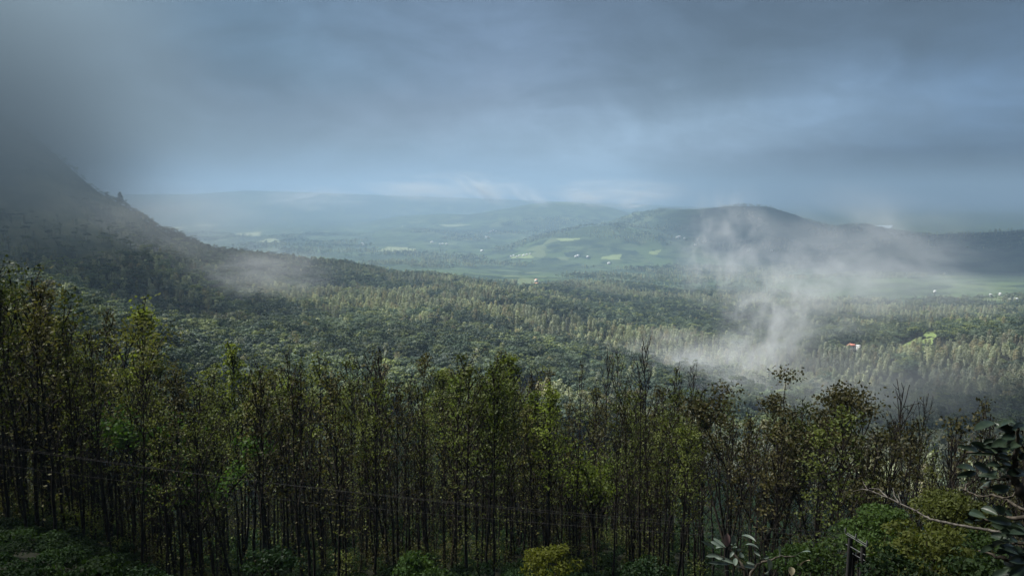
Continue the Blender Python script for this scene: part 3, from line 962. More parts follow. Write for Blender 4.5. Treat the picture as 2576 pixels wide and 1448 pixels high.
# ------------------------------------------------------------------ bushes along the bottom
m_bush_yellow = leaf_mat("yellow_green_leaves", (0.110, 0.125, 0.022), (0.180, 0.180, 0.036), trans=0.4)
m_bush_green = leaf_mat("mid_green_leaves", (0.020, 0.042, 0.011), (0.040, 0.066, 0.018), trans=0.35)
m_bush_deep = leaf_mat("deep_green_leaves", (0.011, 0.025, 0.009), (0.023, 0.040, 0.014), trans=0.3)
m_bush_lime = leaf_mat("light_olive_leaves", (0.034, 0.044, 0.011), (0.062, 0.072, 0.018), trans=0.35)
BUSHES = [  # px, distance, top y, radius, material, label
    (1385, 33, 1372, 1.75, m_bush_yellow, "rounded yellow-green bush at the bottom, brightest of the low bushes"),
    (1035, 36, 1382, 1.5, m_bush_green, "mid green pointed bush at the bottom left of the yellow-green bush"),
    (1085, 34, 1420, 1.2, m_bush_green, "low green bush against the right side of the pointed bush"),
    (665, 40, 1382, 1.7, m_bush_deep, "deep green bush at the bottom below the left half of the stand"),
    (1640, 40, 1408, 2.0, m_bush_deep, "low dark green thicket right of the yellow-green bush"),
    (2080, 34, 1352, 1.5, m_bush_green, "green bush left of the twin pole"),
    (2010, 30, 1372, 1.3, m_bush_green, "green bush between the pale-leaved shoot and the twin pole"),
    (2170, 42, 1320, 1.5, m_bush_deep, "green bush rising just behind the twin pole"),
    (2250, 37, 1268, 2.6, m_bush_green, "broad fresh green bush under the bare grey branch"),
    (2400, 44, 1236, 2.4, m_bush_lime, "olive-yellow bush top behind the bare grey branch"),
    (2490, 43, 1262, 1.8, m_bush_lime, "second olive-yellow bush top, near the right edge"),
    (2350, 28, 1318, 2.2, m_bush_lime, "large light olive bush filling the bottom right corner"),
    (2480, 30, 1330, 2.0, m_bush_green, "green bush behind the dark leaves in the bottom right corner"),
    (2290, 24, 1390, 1.3, m_bush_deep, "small deep green bush at the bottom right of the twin pole"),
    (2530, 24, 1390, 1.5, m_bush_deep, "shaded bush at the bottom edge in the right corner"),
    (90, 47, 1405, 2.2, m_bush_deep, "dark leafy bush in the bottom left corner"),
    (330, 42, 1428, 1.8, m_bush_deep, "dark low bush on the bottom edge right of the corner bush"),
]
for k, (px, d, top, R, mt, lab) in enumerate(BUSHES):
    x, y = x_of(px, d); z = float(ground_z(x, y))
    zt = d * aze(px, top)[1]
    Ht = zt - z
    n = int(1700 * (R / 1.6) ** 2)
    T, Cn = shrub_geo(800 + k, R, n, 0.17 if d < 36 else 0.2, flat=0.9, lump=0.26, nl=34, nmix=0.40)
    root = link("bush", None, loc=(x, y, max(z, zt - 2.1 * R)))
    tag(root, lab, "bush")
    sv = 1.0
    top_now = np.concatenate(Cn.V)[:, 2].max()
    base = zt - top_now
    root.location.z = base
    if base > z:                                                        # stems reach down to the slope
        rng = np.random.default_rng(k)
        for q in range(4):
            T.tube(np.array([[rng.normal(0, 0.3), rng.normal(0, 0.3), z - base - 0.2], [rng.normal(0, 0.2), rng.normal(0, 0.2), 0.2]]), [0.07, 0.05], 5)
    link("stems", T.mesh("bush_stems", m_bark_dark), root)
    link("foliage", Cn.mesh("bush_foliage", mt), root)

# ------------------------------------------------------------------ power line
m_pole = plain_mat("dark_pole", (0.025, 0.024, 0.024), (0.05, 0.05, 0.048), 2.0, 0.8)
m_arm = plain_mat("pale_steel", (0.08, 0.083, 0.087), (0.13, 0.133, 0.133), 6.0, 0.8)
m_wire = plain_mat("wire_metal", (0.038, 0.039, 0.038), (0.055, 0.055, 0.053), 0.5, 0.9)
PD = 28.0
root = link("utility_pole", None, loc=tuple(at(2155, 1400, PD)))
tag(root, "dark twin utility pole with pale slanting crossarms among the bushes", "utility pole")
o0 = np.array(root.location)
tops = [np.array(at(2139, 1352, PD + 0.3)), np.array(at(2171, 1374, PD - 0.65))]
for tp in tops:
    g = Geo()
    gz = float(ground_z(tp[0], tp[1])) - 0.5
    g.tube(np.array([[tp[0], tp[1], gz], tp]) - o0, [0.10, 0.085], 10)
    link("pole", g.mesh("pole_shaft", m_pole, True), root)
ends = []
for (ax, ay, bx, by) in ((2126, 1341, 2180, 1374), (2130, 1339, 2184, 1371), (2127, 1367, 2176, 1395), (2142, 1390, 2175, 1409)):
    a, b = np.array(at(ax, ay, PD + 0.6)), np.array(at(bx, by, PD - 0.9))
    ends.append((a, b))
    g = Geo(); g.tube(np.stack([a, b]) - o0, [0.015, 0.015], 4)
    link("crossarm", g.mesh("crossarm", m_arm), root)
for (a, f) in ((ends[0][0], 0), (ends[0][1], 1), (ends[0][0] * 0.5 + ends[0][1] * 0.5, 2)):
    g = Geo(); b = a - o0
    g.tube(np.array([b, b + [0, 0, 0.08], b + [0, 0, 0.16], b + [0, 0, 0.24]]), [0.015, 0.035, 0.035, 0.015], 8)
    link("insulator", g.mesh("insulator", m_arm), root)
WIRES = [((2128, 1341), (-260, 1082), "uppermost pale power wire running from the twin pole to the left edge"),
         ((2150, 1354), (-260, 1076), "power wire hung close beside the uppermost one"),
         ((2130, 1367), (-260, 1128), "lowest power wire, running apart below the other two")]
for (r, l, lab), dl in zip(WIRES, (51, 51.6, 50)):
    a, b = np.array(at(*r, PD)), np.array(at(*l, dl))
    s = np.linspace(0, 1, 40)[:, None]
    pts = a * (1 - s) + b * s; pts[:, 2] += -1.0 * (4 * s * (1 - s))[:, 0] * 0.55
    g = Geo(); g.tube(pts, np.full(40, 0.0045), 4)
    o = link("power_wire", g.mesh("power_wire", m_wire))
    tag(o, lab, "wire")

# ------------------------------------------------------------------ foreground shoots and the bare branch
def z1(x, y): return ((2600 + x / 4.025) * 0.6706, (1900 + y / 4.025) * 0.6706)
def z2(x, y): return ((3200 + x / 4.022) * 0.6706, (1500 + y / 4.022) * 0.6706)
def z3(x, y): return ((3200 + x / 4.025) * 0.6706, (1800 + y / 4.025) * 0.6706)


def big_leaf(g, base, tip, width, facing, curl=0.15, fold=0.25, m=0):
    """an oblong leaf with a folded midrib and a drooping tip"""
    base, tip = np.array(base), np.array(tip)
    ax = tip - base; L = np.linalg.norm(ax); ax = ax / L
    n = np.array(facing, float); n -= ax * n.dot(ax); n /= np.linalg.norm(n) + 1e-9
    sd_ = np.cross(ax, n)
    us = np.linspace(0, 1, 9); vs = np.array([-1, -0.66, -0.33, 0, 0.33, 0.66, 1])
    prof = np.interp(us, [0, 0.06, 0.2, 0.45, 0.7, 0.88, 0.97, 1], [0.06, 0.22, 0.62, 0.95, 1.0, 0.72, 0.3, 0.03])
    V = []
    for u, pr in zip(us, prof):
        for v in vs:
            V.append(base + ax * L * u + sd_ * width / 2 * pr * v + n * (abs(v) ** 1.5 * fold * width * 0.5 * pr + curl * L * (u - u * u) * 1.0 - curl * 0.6 * L * u ** 3))
    k = len(vs)
    Q = [(i * k + j, i * k + j + 1, (i + 1) * k + j + 1, (i + 1) * k + j) for i in range(len(us) - 1) for j in range(k - 1)]
    g.add(V, Q, m)


def shoot_leaf_mat(name, a, b, under, rough=0.5):
    m, t = material(name)
    geo = t.n('ShaderNodeNewGeometry'); tc = t.n('ShaderNodeTexCoord')
    n1 = t.noise(tc.outputs['Object'], 18.0, 4.0, 0.6); n2 = t.noise(tc.outputs['Object'], 160.0, 2.0)
    c = t.mix(t.ramp(n1.outputs[0], 0.35, 0.65), a, b)
    c = t.mix(geo.outputs['Backfacing'], c, under)
    bp = t.n('ShaderNodeBump', {'Height': n2.outputs[0], 'Strength': 0.25, 'Distance': 0.002})
    p = t.n('ShaderNodeBsdfPrincipled', {'Base Color': c, 'Roughness': rough, 'Specular IOR Level': 0.4, 'Normal': bp.outputs[0]})
    tr = t.n('ShaderNodeBsdfTranslucent', {'Color': c})
    mx = t.n('ShaderNodeMixShader', {0: 0.15, 1: p.outputs[0], 2: tr.outputs[0]})
    out(t, mx.outputs[0])
    return m


m_shoot = shoot_leaf_mat("grey_green_leaf", (0.075, 0.105, 0.082), (0.13, 0.165, 0.13), (0.155, 0.175, 0.145))
m_pink = shoot_leaf_mat("reddish_leaf", (0.19, 0.085, 0.10), (0.17, 0.13, 0.12), (0.2, 0.12, 0.12))
m_dry = shoot_leaf_mat("withered_leaf", (0.18, 0.15, 0.09), (0.25, 0.22, 0.13), (0.2, 0.17, 0.11))
m_darkleaf = shoot_leaf_mat("dark_leathery_leaf", (0.020, 0.036, 0.021), (0.040, 0.060, 0.034), (0.085, 0.105, 0.085), 0.42)
m_twig = bark_mat("twig_bark", (0.05, 0.043, 0.034), (0.11, 0.095, 0.076), 40.0)

D1 = 4.0
rg = random.Random(3)


def shoot(name, lab, cat, D, leaves, twigs, conv, leafmat, bark, special=None, seed=1):
    rg = random.Random(seed)
    first = at(*conv(*twigs[0][0][0]), D)
    root = link(name, None, loc=tuple(first))
    tag(root, lab, cat)
    o0 = np.array(first)
    g = Geo()
    for pts, r0, r1, dz in twigs:
        P = [np.array(at(*conv(*p), D + dz * k / max(1, len(pts) - 1))) - o0 for k, p in enumerate(pts)]
        P = np.array(P)
        u = np.linspace(0, len(P) - 1, 4 * len(P)); i = np.floor(u).astype(int).clip(0, len(P) - 2); f = (u - i)[:, None]
        Pm = P[i] * (1 - f) + P[i + 1] * f + np.random.default_rng(seed).normal(0, r0 * 0.25, (len(u), 3))
        Pm[0] = P[0]
        g.tube(Pm, np.linspace(r0, r1, len(u)), 7)
    link("stem", g.mesh("shoot_stem", bark, True), root)
    g = Geo()
    for k, lf in enumerate(leaves):
        (bx, by), (tx, ty), wpx = lf[:3]
        b = np.array(at(*conv(bx, by), D + rg.uniform(-0.06, 0.06))); tp = np.array(at(*conv(tx, ty), D + rg.uniform(-0.12, 0.05)))
        wd = wpx / 4.02 * 0.6706 / PF * D
        f = np.array([rg.uniform(-0.5, 0.5), -0.75 + rg.uniform(-0.3, 0.3), rg.uniform(0.35, 1.0)])
        sp = lf[3] if len(lf) > 3 else None
        if sp:
            g2 = Geo(); big_leaf(g2, b - o0, tp - o0, wd, f, rg.uniform(0.05, 0.2), rg.uniform(0.15, 0.4))
            o = link("leaf", g2.mesh("shoot_leaf", sp[1], True), root); o['label'] = sp[0]
        else:
            big_leaf(g, b - o0, tp - o0, wd, f, rg.uniform(0.02, 0.26), rg.uniform(0.15, 0.55))
    link("foliage", g.mesh("shoot_leaves", leafmat, True), root)
    return root


PINK = ("reddish upright leaf", m_pink); DRY = ("withered yellowish leaf", m_dry)
shoot("leafy_shoot", "pale grey-green leaved shoot with one reddish leaf at the bottom right", "plant", D1, [
    ((505, 600), (512, 405), 105, PINK), ((600, 590), (605, 425), 85), ((490, 612), (300, 465), 62), ((445, 612), (260, 512), 58), ((320, 630), (165, 520), 46),
    ((945, 520), (715, 402), 74), ((990, 625), (770, 540), 62), ((1290, 750), (1285, 600), 112), ((1535, 742), (1755, 640), 60), ((550, 760), (612, 665), 50),
    ((420, 735), (200, 732), 60), ((640, 862), (330, 742), 66), ((560, 862), (240, 832), 50), ((938, 912), (780, 890), 66), ((935, 872), (800, 826), 40),
    ((1075, 1000), (1190, 830), 110), ((1010, 742), (910, 658), 44), ((1045, 772), (1140, 745), 46), ((440, 1000), (525, 938), 50), ((690, 750), (755, 705), 90),
    ((570, 620), (655, 600), 46), ((730, 640), (655, 645), 36), ((1480, 1040), (1482, 895), 96, DRY), ((1600, 900), (1745, 775), 70, DRY), ((560, 560), (640, 545), 40),
    ((640, 770), (630, 870), 66), ((430, 600), (330, 610), 44), ((720, 900), (650, 905), 40),
], [([(830, 1180), (770, 940), (650, 770), (520, 600)], 0.012, 0.005, 0.05), ([(860, 1090), (870, 985), (1010, 840), (1170, 800), (1340, 745), (1540, 745)], 0.009, 0.003, 0.1),
    ([(770, 940), (620, 885), (450, 760), (330, 700)], 0.006, 0.002, -0.05), ([(1010, 840), (1030, 760), (960, 690)], 0.004, 0.002, 0.0)], z1, m_shoot, m_twig, seed=2)
rq = random.Random(12)
EXTRA2, EXTRA3 = [], []
for k in range(30):
    bx, by = rq.uniform(2150, 2620), rq.uniform(300, 1350); an = rq.uniform(2.5, 3.9); L_ = rq.uniform(170, 300)
    EXTRA2.append(((bx, by), (bx + math.cos(an) * L_, by - math.sin(an) * L_ * 0.8), rq.uniform(60, 115)))
for k in range(22):
    bx, by = rq.uniform(2330, 2700), rq.uniform(560, 1480); an = rq.uniform(2.4, 3.9); L_ = rq.uniform(190, 320)
    EXTRA3.append(((bx, by), (bx + math.cos(an) * L_, by - math.sin(an) * L_ * 0.8), rq.uniform(70, 120)))
shoot("leathery_branch", "dark leathery-leaved branch reaching in from the right edge", "plant", 3.2, [
    ((2490, 420), (2360, 235), 62), ((2380, 352), (2235, 318), 48), ((2480, 432), (2200, 402), 52), ((2460, 520), (2130, 335), 120), ((2440, 560), (2260, 560), 90),
    ((2565, 600), (2480, 515), 70), ((2485, 695), (2350, 655), 80), ((1900, 792), (1572, 680), 72), ((1890, 782), (1700, 690), 66), ((2130, 792), (1780, 640), 110),
    ((2135, 802), (1985, 690), 92), ((2330, 802), (2065, 690), 96), ((2425, 740), (2140, 660), 70), ((2150, 812), (1735, 802), 40), ((2370, 880), (2190, 835), 70),
    ((2085, 1112), (1815, 965), 150), ((1870, 1092), (1620, 962), 96), ((1855, 1090), (1608, 1135), 84), ((2270, 1135), (2300, 890), 140), ((2205, 1180), (1880, 1120), 90),
    ((2200, 1190), (2355, 1150), 60), ((1900, 1322), (2085, 1222), 90), ((2300, 1372), (2180, 1362), 50), ((2340, 1150), (2520, 1040), 90), ((2480, 900), (2590, 800), 80),
    ((2440, 380), (2300, 300), 60), ((2330, 820), (2180, 790), 60), ((2500, 640), (2600, 560), 80), ((2160, 1030), (2300, 1090), 80),
] + EXTRA2, [([(2760, 1700), (2560, 1390), (2400, 1130), (2330, 960), (2150, 815)], 0.020, 0.008, 0.0), ([(2400, 1130), (2460, 800), (2490, 420)], 0.012, 0.005, -0.1),
    ([(2330, 1180), (2200, 1185), (1900, 1100)], 0.008, 0.004, 0.05), ([(2150, 815), (1900, 795), (1700, 780)], 0.006, 0.003, 0.0), ([(2300, 1370), (2100, 1300), (1950, 1310)], 0.006, 0.003, 0.0)], z2, m_darkleaf, m_twig, seed=5)
shoot("leathery_branch", "lower dark leathery-leaved branch in the bottom right corner", "plant", 3.0, [
    ((2015, 572), (1740, 462), 110), ((2180, 525), (1925, 412), 120), ((2280, 505), (2160, 395), 110), ((1812, 642), (1668, 602), 60), ((1935, 612), (1828, 592), 52),
    ((2365, 945), (2105, 965), 100), ((2120, 985), (1960, 1055), 70), ((2600, 1062), (2400, 1055), 120), ((2490, 1155), (2325, 1090), 70), ((2600, 1290), (2365, 1450), 130),
    ((2465, 805), (2328, 762), 70), ((2600, 805), (2488, 805), 90), ((2400, 520), (2290, 470), 80), ((2560, 700), (2480, 640), 70), ((2600, 1180), (2430, 1200), 130), ((2620, 960), (2480, 925), 60),
] + EXTRA3, [([(2800, 900), (2576, 570), (2300, 575), (2000, 600), (1850, 620)], 0.010, 0.003, 0.0), ([(2750, 1500), (2620, 1180), (2380, 1190), (2300, 1185), (2060, 1120), (1900, 1062)], 0.012, 0.003, 0.0),
    ([(2620, 1180), (2600, 950), (2365, 945)], 0.008, 0.004, 0.0)], z3, m_darkleaf, m_twig, seed=8)


def bare_branch(lab, D, twigs, conv, bark, seed, name="bare_branch"):
    first = at(*conv(*twigs[0][0][0]), D); o0 = np.array(first)
    g = Geo(); rng = np.random.default_rng(seed)
    for pts, r0, r1 in twigs:
        P = np.array([np.array(at(*conv(*p), D + 0.05 * k)) - o0 for k, p in enumerate(pts)])
        u = np.linspace(0, len(P) - 1, 6 * len(P)); i = np.floor(u).astype(int).clip(0, len(P) - 2); f = (u - i)[:, None]
        Pm = P[i] * (1 - f) + P[i + 1] * f + rng.normal(0, r0 * 0.16, (len(u), 3))
        g.tube(Pm, np.linspace(r0, r1, len(u)) * rng.uniform(0.85, 1.2, len(u)), 8)
    o = link(name, g.mesh(name, bark, True), loc=tuple(first))
    tag(o, lab, "branch")


bare_branch("pale bare branch slanting across the bushes at the right", 3.6, [
    ([(2900, 900), (2310, 790), (1900, 730), (1400, 640), (1150, 580), (940, 460), (680, 340), (400, 210), (210, 140), (140, 20)], 0.0068, 0.0018),
    ([(690, 345), (620, 240), (598, 120)], 0.0035, 0.0016), ([(520, 262), (430, 180), (390, 130), (240, 120)], 0.0035, 0.0015), ([(230, 150), (130, 130), (0, 165)], 0.0025, 0.001),
    ([(720, 350), (680, 230), (710, 165)], 0.002, 0.001), ([(940, 465), (1000, 430)], 0.003, 0.0015)], z3, m_bark_pale, 4)
bare_branch("shorter grey bare branch below the leathery leaves at the right edge", 3.3, [
    ([(2800, 560), (2500, 410), (2270, 275), (2090, 218), (2040, 240), (1900, 238), (1780, 190), (1650, 130)], 0.0062, 0.0018),
    ([(2270, 275), (2400, 240), (2460, 150)], 0.0035, 0.0015), ([(2310, 300), (2230, 390)], 0.0035, 0.0015), ([(1700, 160), (1690, 80), (1735, 40)], 0.0035, 0.0015)], z3, m_twig, 6)

# ------------------------------------------------------------------ ridge trees, houses
T, Cn = Geo(), Geo()
rng = np.random.default_rng(9)
T.tube(np.array([[0, 0, -3], [0.3, 0, 8], [0, 0, 22]]), [0.7, 0.5, 0.15], 6)
pts = []
for L in range(9):
    z = 4 + L * 2.1; r = 8.0 * (1 - L / 9.5) * rng.uniform(0.7, 1.15)
    pts.append(np.stack([rng.normal(0, r * 0.55, 90), rng.normal(0, r * 0.55, 90), z + rng.normal(0, 0.5, 90)], 1))
Cn.leaves(np.concatenate(pts), 1.7, 1.1, rng=rng)
me_t, me_c = T.mesh("tree_trunk", m_bark_dark), Cn.mesh("tree_crown", m_leaf_dark)
for (px, py, d, s, lab) in ((303, 512, 1430, 1.0, "lone dark cone-shaped tree on the mountain's edge"), (378, 556, 1455, 0.4, "small round tree lower down on the mountain's edge")):
    a = aze(px, py)[0]
    dd = np.linspace(1250, 1600, 80); sl = ground_z(np.sin(a) * dd, np.cos(a) * dd) / dd; d = float(dd[np.argmax(sl)])
    x, y = math.sin(a) * d, math.cos(a) * d
    root = link("ridge_tree", None, loc=(x, y, float(ground_z(x, y)) - 0.5)); root.scale = (s, s, s)
    tag(root, lab, "tree"); link("trunk", me_t, root); link("crown", me_c, root)

m_white = plain_mat("white_wall", (0.55, 0.55, 0.53), (0.68, 0.68, 0.66), 0.2)
m_roof_white = plain_mat("pale_sheet_roof", (0.50, 0.53, 0.55), (0.66, 0.68, 0.69), 0.2, 0.4)
m_roof_red = plain_mat("red_tile_roof", (0.36, 0.11, 0.075), (0.50, 0.19, 0.13), 0.5)
m_roof_orange = plain_mat("orange_tile_roof", (0.55, 0.26, 0.16), (0.66, 0.36, 0.24), 0.5)
m_dark = plain_mat("dark_opening", (0.02, 0.02, 0.025), (0.04, 0.04, 0.045), 1.0, 0.2)
HGRP = {}


def house(px, py, wpx, roof, lab, group=None, name="house", up=6.0):
    pos_ = hit(px, py)
    d = math.hypot(pos_.x, pos_.y)
    W = max(6.0, wpx * d / PF); Dp = min(W * 0.7, 16.0); H = min(max(W * 0.35, 4.0), 9.0)
    lift = 0.0 if d < 1000 else 5.0                                     # on its cleared terrace above the undergrowth
    root = link(name, None, loc=(pos_.x, pos_.y, pos_.z - 0.3), rotz=-math.atan2(pos_.x, pos_.y) + random.uniform(-0.4, 0.4))
    tag(root, lab, "house", group)
    g = Geo(); g.box((0, 0, H / 2 + lift / 2), (W, Dp, H + lift)); link("wall", g.mesh("house_wall", m_white), root)
    g = Geo(); z0 = H + lift + 0.02; o_ = 0.6; x, y = W / 2 + o_, Dp / 2 + o_; hr = min(Dp * 0.32, 3.5); ins = min(W * 0.25, Dp * 0.4)
    V = [(-x, -y, z0), (x, -y, z0), (x, y, z0), (-x, y, z0), (-x + ins, 0, z0 + hr), (x - ins, 0, z0 + hr), (x - ins, 0.01, z0 + hr), (-x + ins, 0.01, z0 + hr)]
    g.add(V, [(0, 1, 5, 4), (1, 2, 6, 5), (2, 3, 7, 6), (3, 0, 4, 7), (3, 2, 1, 0)]); link("roof", g.mesh("house_roof", roof), root)
    if d < 2600:
        for k in range(3):
            g = Geo(); g.box((W * (k - 1) * 0.28, -Dp / 2, lift + H * 0.5), (W * 0.12, 0.12, H * 0.4)); link("window", g.mesh("house_window", m_dark), root)
    return root


R2 = lambda x, y: (858 + x * 0.3335, 335 + y * 0.3335)
R3 = lambda x, y: (1717 + x * 0.3335, 335 + y * 0.3335)
house(2141, 884, 19, m_roof_red, "red-roofed white house among the trees in the right valley", name="house")
house(2158, 885, 8, m_roof_white, "small white outbuilding against the red-roofed house")
house(1830, 828, 10, m_roof_orange, "small white house with orange roof showing through the mist plume")
house(*R2(1165, 1152), 8, m_roof_white, "white house at the left end of the bare-soil clearing")
house(*R2(1470, 1160), 14, m_roof_orange, "orange-roofed house at the right end of the bare-soil clearing")
house(*R2(1435, 1166), 8, m_roof_orange, "low orange-roofed shed on the bare-soil clearing")
house(*R2(1470, 1122), 8, m_roof_orange, "pinkish-roofed house just above the bare-soil clearing")
house(*R2(1102, 790), 14, m_roof_white, "long white building in the middle of the far valley")
for p_ in ((1145, 738), (1120, 752), (1168, 745), (1130, 745)):
    house(*R2(*p_), 5, m_roof_white, "tiny white house in the cluster above the long white building", "houses above the long white building")
for p_ in ((685, 828), (765, 840), (745, 842), (795, 842)):
    house(*R2(*p_), 8 if p_[0] == 685 else 5, m_roof_white, "small white farm building right of the long pale field", "farm buildings right of the pale field")
for p_ in ((160, 838), (168, 850)):
    house(*R2(*p_), 6, m_roof_white, "small white house left of the long pale field", "houses left of the pale field")
for p_ in ((1300, 930), (1325, 938), (1345, 930), (1375, 928), (1400, 922), (1425, 918), (1280, 935)):
    house(*R2(*p_), 5, m_roof_white, "tiny white house of the hamlet on the small bright field", "hamlet on the bright field")
house(*R2(1062, 895), 8, m_roof_white, "pale roofed shed on the slope left of the hamlet")
for p_ in ((1785, 932), (1860, 940), (1770, 938)):
    house(*R2(*p_), 7, m_roof_white, "white farmhouse left of the lime green field", "farmhouses by the lime field")
house(*R2(2020, 990), 8, m_roof_white, "white house below the lime green field")
for p_ in ((2550, 790), (2535, 795)):
    house(*R2(*p_), 9, m_roof_white, "white house on the flank of the round far hill", "houses on the round hill")
for p_ in ((2490, 1268), (2560, 1342), (2510, 1275), (2475, 1265)):
    house(*R3(*p_), 9, m_roof_white, "white house of the village at the right edge", "village at the right edge")
house(*R3(2485, 1352), 10, m_roof_orange, "orange-roofed house of the village at the right edge")
for p_ in ((2320, 1238), (2392, 1230), (1900, 1206)):
    house(*R3(*p_), 5, m_roof_white, "lone white dot of a house on the dark right-hand plain", "lone houses on the right-hand plain")
for p_ in ((670, 893), (495, 898), (160, 830), (95, 852), (15, 800)):
    house(*R3(*p_), 7, m_roof_white, "pale house on the misty lower slope of the round hill", "houses on the misty slope")

# ------------------------------------------------------------------ air: haze, mist and the cloud on the mountain
def volume_mat(name, color, density, aniso=0.3):
    m, t = material(name)
    v = t.n('ShaderNodeVolumePrincipled', {'Color': (*color, 1), 'Density': density, 'Anisotropy': aniso})
    t.n('ShaderNodeOutputMaterial', {'Volume': v.outputs[0]})
    return m


HZ_TOP, HZ_BOT, HZ_R = 420.0, -620.0, 47000.0
g = Geo(); g.box((0, 0, (HZ_TOP + HZ_BOT) / 2), (2 * HZ_R, 2 * HZ_R, HZ_TOP - HZ_BOT))
haze = link("haze", g.mesh("haze", volume_mat("haze_air", (0.33, 0.50, 0.69), 0.000115, 0.1)))
tag(haze, kind='stuff')


def mist_mat(name, color, dens, scale, lo, hi, seed, aniso=0.35, stretch=(1, 1, 1)):
    m, t = material(name)
    tc = t.n('ShaderNodeTexCoord')
    oc = tc.outputs['Object']
    mp = t.n('ShaderNodeMapping', {'Vector': oc, 'Location': (seed * 3.7, seed * 1.9, seed * 5.1), 'Scale': stretch})
    nz = t.noise(mp.outputs[0], scale, 4.0, 0.6, 0.6)
    r = t.vmath('LENGTH', t.vmath('ADD', oc, t.vmath('MULTIPLY', t.vmath('SUBTRACT', nz.outputs['Color'], (0.5, 0.5, 0.5)), (0.55, 0.55, 0.55))))
    fall = t.ramp(r, 0.15, 0.82, 1.0, 0.0)
    f = t.math('MULTIPLY', t.math('MULTIPLY', fall, t.ramp(nz.outputs[0], lo, hi)), dens)
    v = t.n('ShaderNodeVolumePrincipled', {'Color': (*color, 1), 'Density': f, 'Anisotropy': aniso})
    t.n('ShaderNodeOutputMaterial', {'Volume': v.outputs[0]})
    return m


def ico(name, m):
    import bmesh
    bm = bmesh.new(); bmesh.ops.create_icosphere(bm, subdivisions=2, radius=1.0)
    me = bpy.data.meshes.new(name); bm.to_mesh(me); bm.free(); me.materials.append(m)
    return me


def mist(px, py, d, hw, hh, deep, tau, color=(0.93, 0.96, 1.0), scale=2.2, lo=0.35, hi=0.65, roll=0.0, name="mist", aniso=0.35, stretch=(1, 1, 1)):
    """a bank of mist whose middle is seen at (px, py); tau is its optical depth along the sight line"""
    c = at(px, py, d)
    m = mist_mat(name, color, tau / (deep * 1.0), scale, lo, hi, len(bpy.data.objects) % 97, aniso, stretch)
    o = link(name, ico(name, m), loc=tuple(c))
    o.scale = (hw * d / PF, deep, hh * d / PF)
    o.rotation_euler = (0, roll, -math.atan2(c.x, c.y))
    return tag(o, kind='stuff')


MIST = dict(color=(0.84, 0.90, 0.94), aniso=0.0)
mist(1755, 940, 760, 360, 150, 130, 1.9, scale=2.8, lo=0.32, hi=0.74, **MIST)
mist(1945, 840, 900, 180, 270, 130, 1.9, scale=3.6, lo=0.42, hi=0.64, roll=0.2, **MIST)
mist(2070, 730, 1200, 260, 190, 160, 1.0, scale=3.6, lo=0.42, hi=0.64, roll=0.5, **MIST)
mist(1840, 640, 1350, 200, 230, 200, 1.1, scale=3.4, lo=0.42, hi=0.64, **MIST)
mist(2250, 660, 1700, 420, 220, 300, 1.1, scale=2.6, lo=0.36, hi=0.70, roll=0.3, **MIST)
mist(2300, 980, 640, 560, 210, 140, 1.3, scale=2.4, lo=0.28, hi=0.74, **MIST)
mist(640, 690, 1000, 320, 110, 120, 0.9, scale=2.6, lo=0.36, hi=0.68, **MIST)
mist(300, 580, 1100, 520, 160, 160, 0.9, scale=2.2, lo=0.32, hi=0.70, **MIST)
# shreds of cloud trailing over the far hills
mist(1150, 472, 8600, 330, 60, 900, 1.2, scale=3.2, lo=0.42, hi=0.62, **MIST)
mist(1560, 484, 8200, 300, 52, 800, 1.5, scale=3.2, lo=0.42, hi=0.62, **MIST)
for (px, py, hw, hh, tau, rl) in ((1215, 478, 110, 40, 1.8, 0.5), (1330, 492, 90, 30, 1.5, 0.4), (1480, 500, 110, 32, 1.6, 0.1), (1590, 512, 80, 24, 1.3, 0.0), (1040, 480, 170, 36, 1.2, 0.1), (800, 500, 200, 44, 0.9, 0.0)):
    mist(px, py, 8300, hw, hh, 380, tau, scale=2.2, lo=0.42, hi=0.60, roll=rl, **MIST)


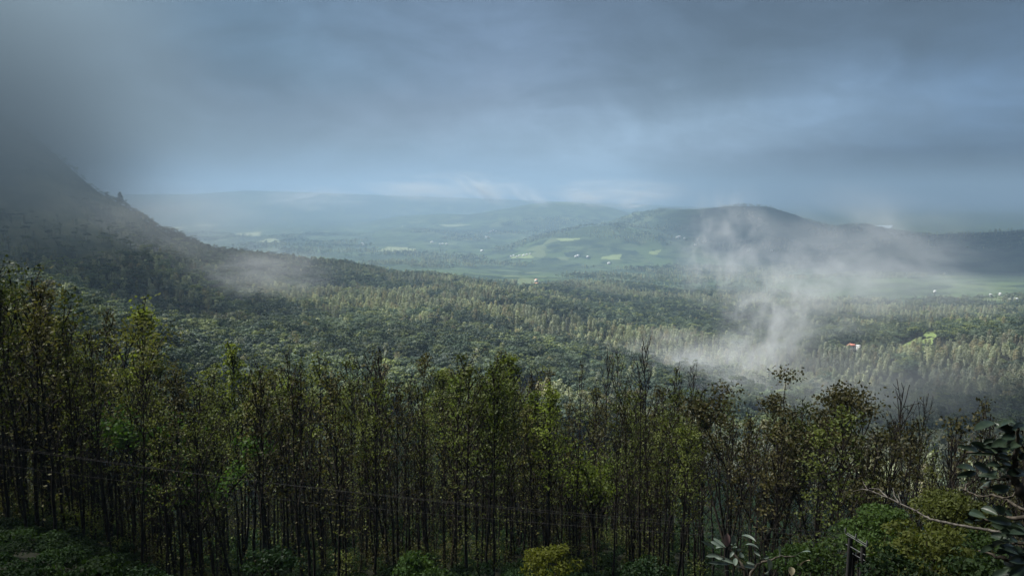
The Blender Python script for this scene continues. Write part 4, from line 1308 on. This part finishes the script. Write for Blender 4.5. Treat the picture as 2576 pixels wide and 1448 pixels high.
def cloud_bank(x0, x1, y0, y1, z0, z1, dens, name, color):
    """low cloudbank that swallows the mountain: thickens upward and thins out to the right"""
    c = Vector(((x0 + x1) / 2, (y0 + y1) / 2, (z0 + z1) / 2)); h = Vector(((x1 - x0) / 2, (y1 - y0) / 2, (z1 - z0) / 2))
    m, t = material(name + "_air")
    tc = t.n('ShaderNodeTexCoord'); oc = tc.outputs['Object']
    wp = t.vmath('MULTIPLY', oc, tuple(h))
    n1 = t.noise(wp, 0.0045, 6.0, 0.62, 0.8)
    n2 = t.noise(wp, 0.0016, 3.0, 0.5)
    sp = t.n('ShaderNodeSeparateXYZ', {0: oc})
    off = t.math('MULTIPLY', t.math('SUBTRACT', n1.outputs[0], 0.5), 1.0)
    zz = t.ramp(t.math('ADD', sp.outputs[2], off), -0.72, -0.08)
    ee = t.math('ADD', t.vmath('DOT_PRODUCT', wp, (1.0, 0.55, 0.0)), c.x + 0.55 * c.y)
    ee = t.math('ADD', ee, t.math('MULTIPLY', t.math('SUBTRACT', n2.outputs[0], 0.5), 500.0))
    xx = t.ramp(ee, -360.0, 170.0, 1.0, 0.0)
    ed = t.math('MULTIPLY', t.ramp(t.math('ABSOLUTE', sp.outputs[1]), 0.6, 0.98, 1.0, 0.0), t.ramp(sp.outputs[2], 0.80, 0.99, 1.0, 0.0))
    ed = t.math('MULTIPLY', ed, t.ramp(sp.outputs[0], -0.98, -0.8))
    ed = t.math('MULTIPLY', ed, t.ramp(sp.outputs[2], -0.98, -0.7))
    f = t.math('MULTIPLY', t.math('MULTIPLY', t.math('MULTIPLY', zz, xx), ed), dens)
    v = t.n('ShaderNodeVolumePrincipled', {'Color': (*color, 1), 'Density': f, 'Anisotropy': 0.1})
    t.n('ShaderNodeOutputMaterial', {'Volume': v.outputs[0]})
    g = Geo(); g.box((0, 0, 0), (2, 2, 2))
    o = link(name, g.mesh(name, m), loc=tuple(c)); o.scale = tuple(h)
    return tag(o, kind='stuff')


cloud_bank(-3200, -120, 500, 1850, -220, 412, 0.0075, "mountain_cloud", (0.35, 0.48, 0.60))

# unseen clouds added above to shade the mountain, near slopes, valley and right-hand plain
def cloud(gx, gy, gz, rx, ry, thick, alt, mat):
    import bmesh
    k = (alt - gz) / SUN_DIR.z
    bm = bmesh.new(); bmesh.ops.create_icosphere(bm, subdivisions=4, radius=1.0)
    for v in bm.verts:
        q = v.co
        f = 1 + 0.30 * float(fbm(np.array([q.x * 1.0 + gx]), np.array([q.y + q.z * 0.7 + gy]), 0.8, 4, 12)[0])
        v.co = Vector((q.x * rx * f, q.y * ry * f, q.z * thick * f))
    me = bpy.data.meshes.new("cloud"); bm.to_mesh(me); bm.free()
    me.materials.append(mat)
    o = link("cloud", me, loc=(gx + SUN_DIR.x * k, gy + SUN_DIR.y * k, alt))
    return tag(o, kind='stuff')


m_shade_cloud = volume_mat("cloud_air", (0.93, 0.95, 0.97), 0.010, 0.4)
m_thin_shade_cloud = volume_mat("thin_shade_cloud_air", (0.93, 0.95, 0.97), 0.0042, 0.4)
cloud(3300, 5200, PLAIN, 2100, 2600, 260, 2300, m_shade_cloud)
cloud(-1700, 1500, 250, 1280, 1400, 200, 1600, m_thin_shade_cloud)
cloud(-45, -36, -20, 240, 92, 45, 520, m_shade_cloud)
cloud(450, 440, -150, 260, 280, 80, 800, m_shade_cloud)
cloud(-230, 280, -80, 150, 130, 50, 600, m_shade_cloud)
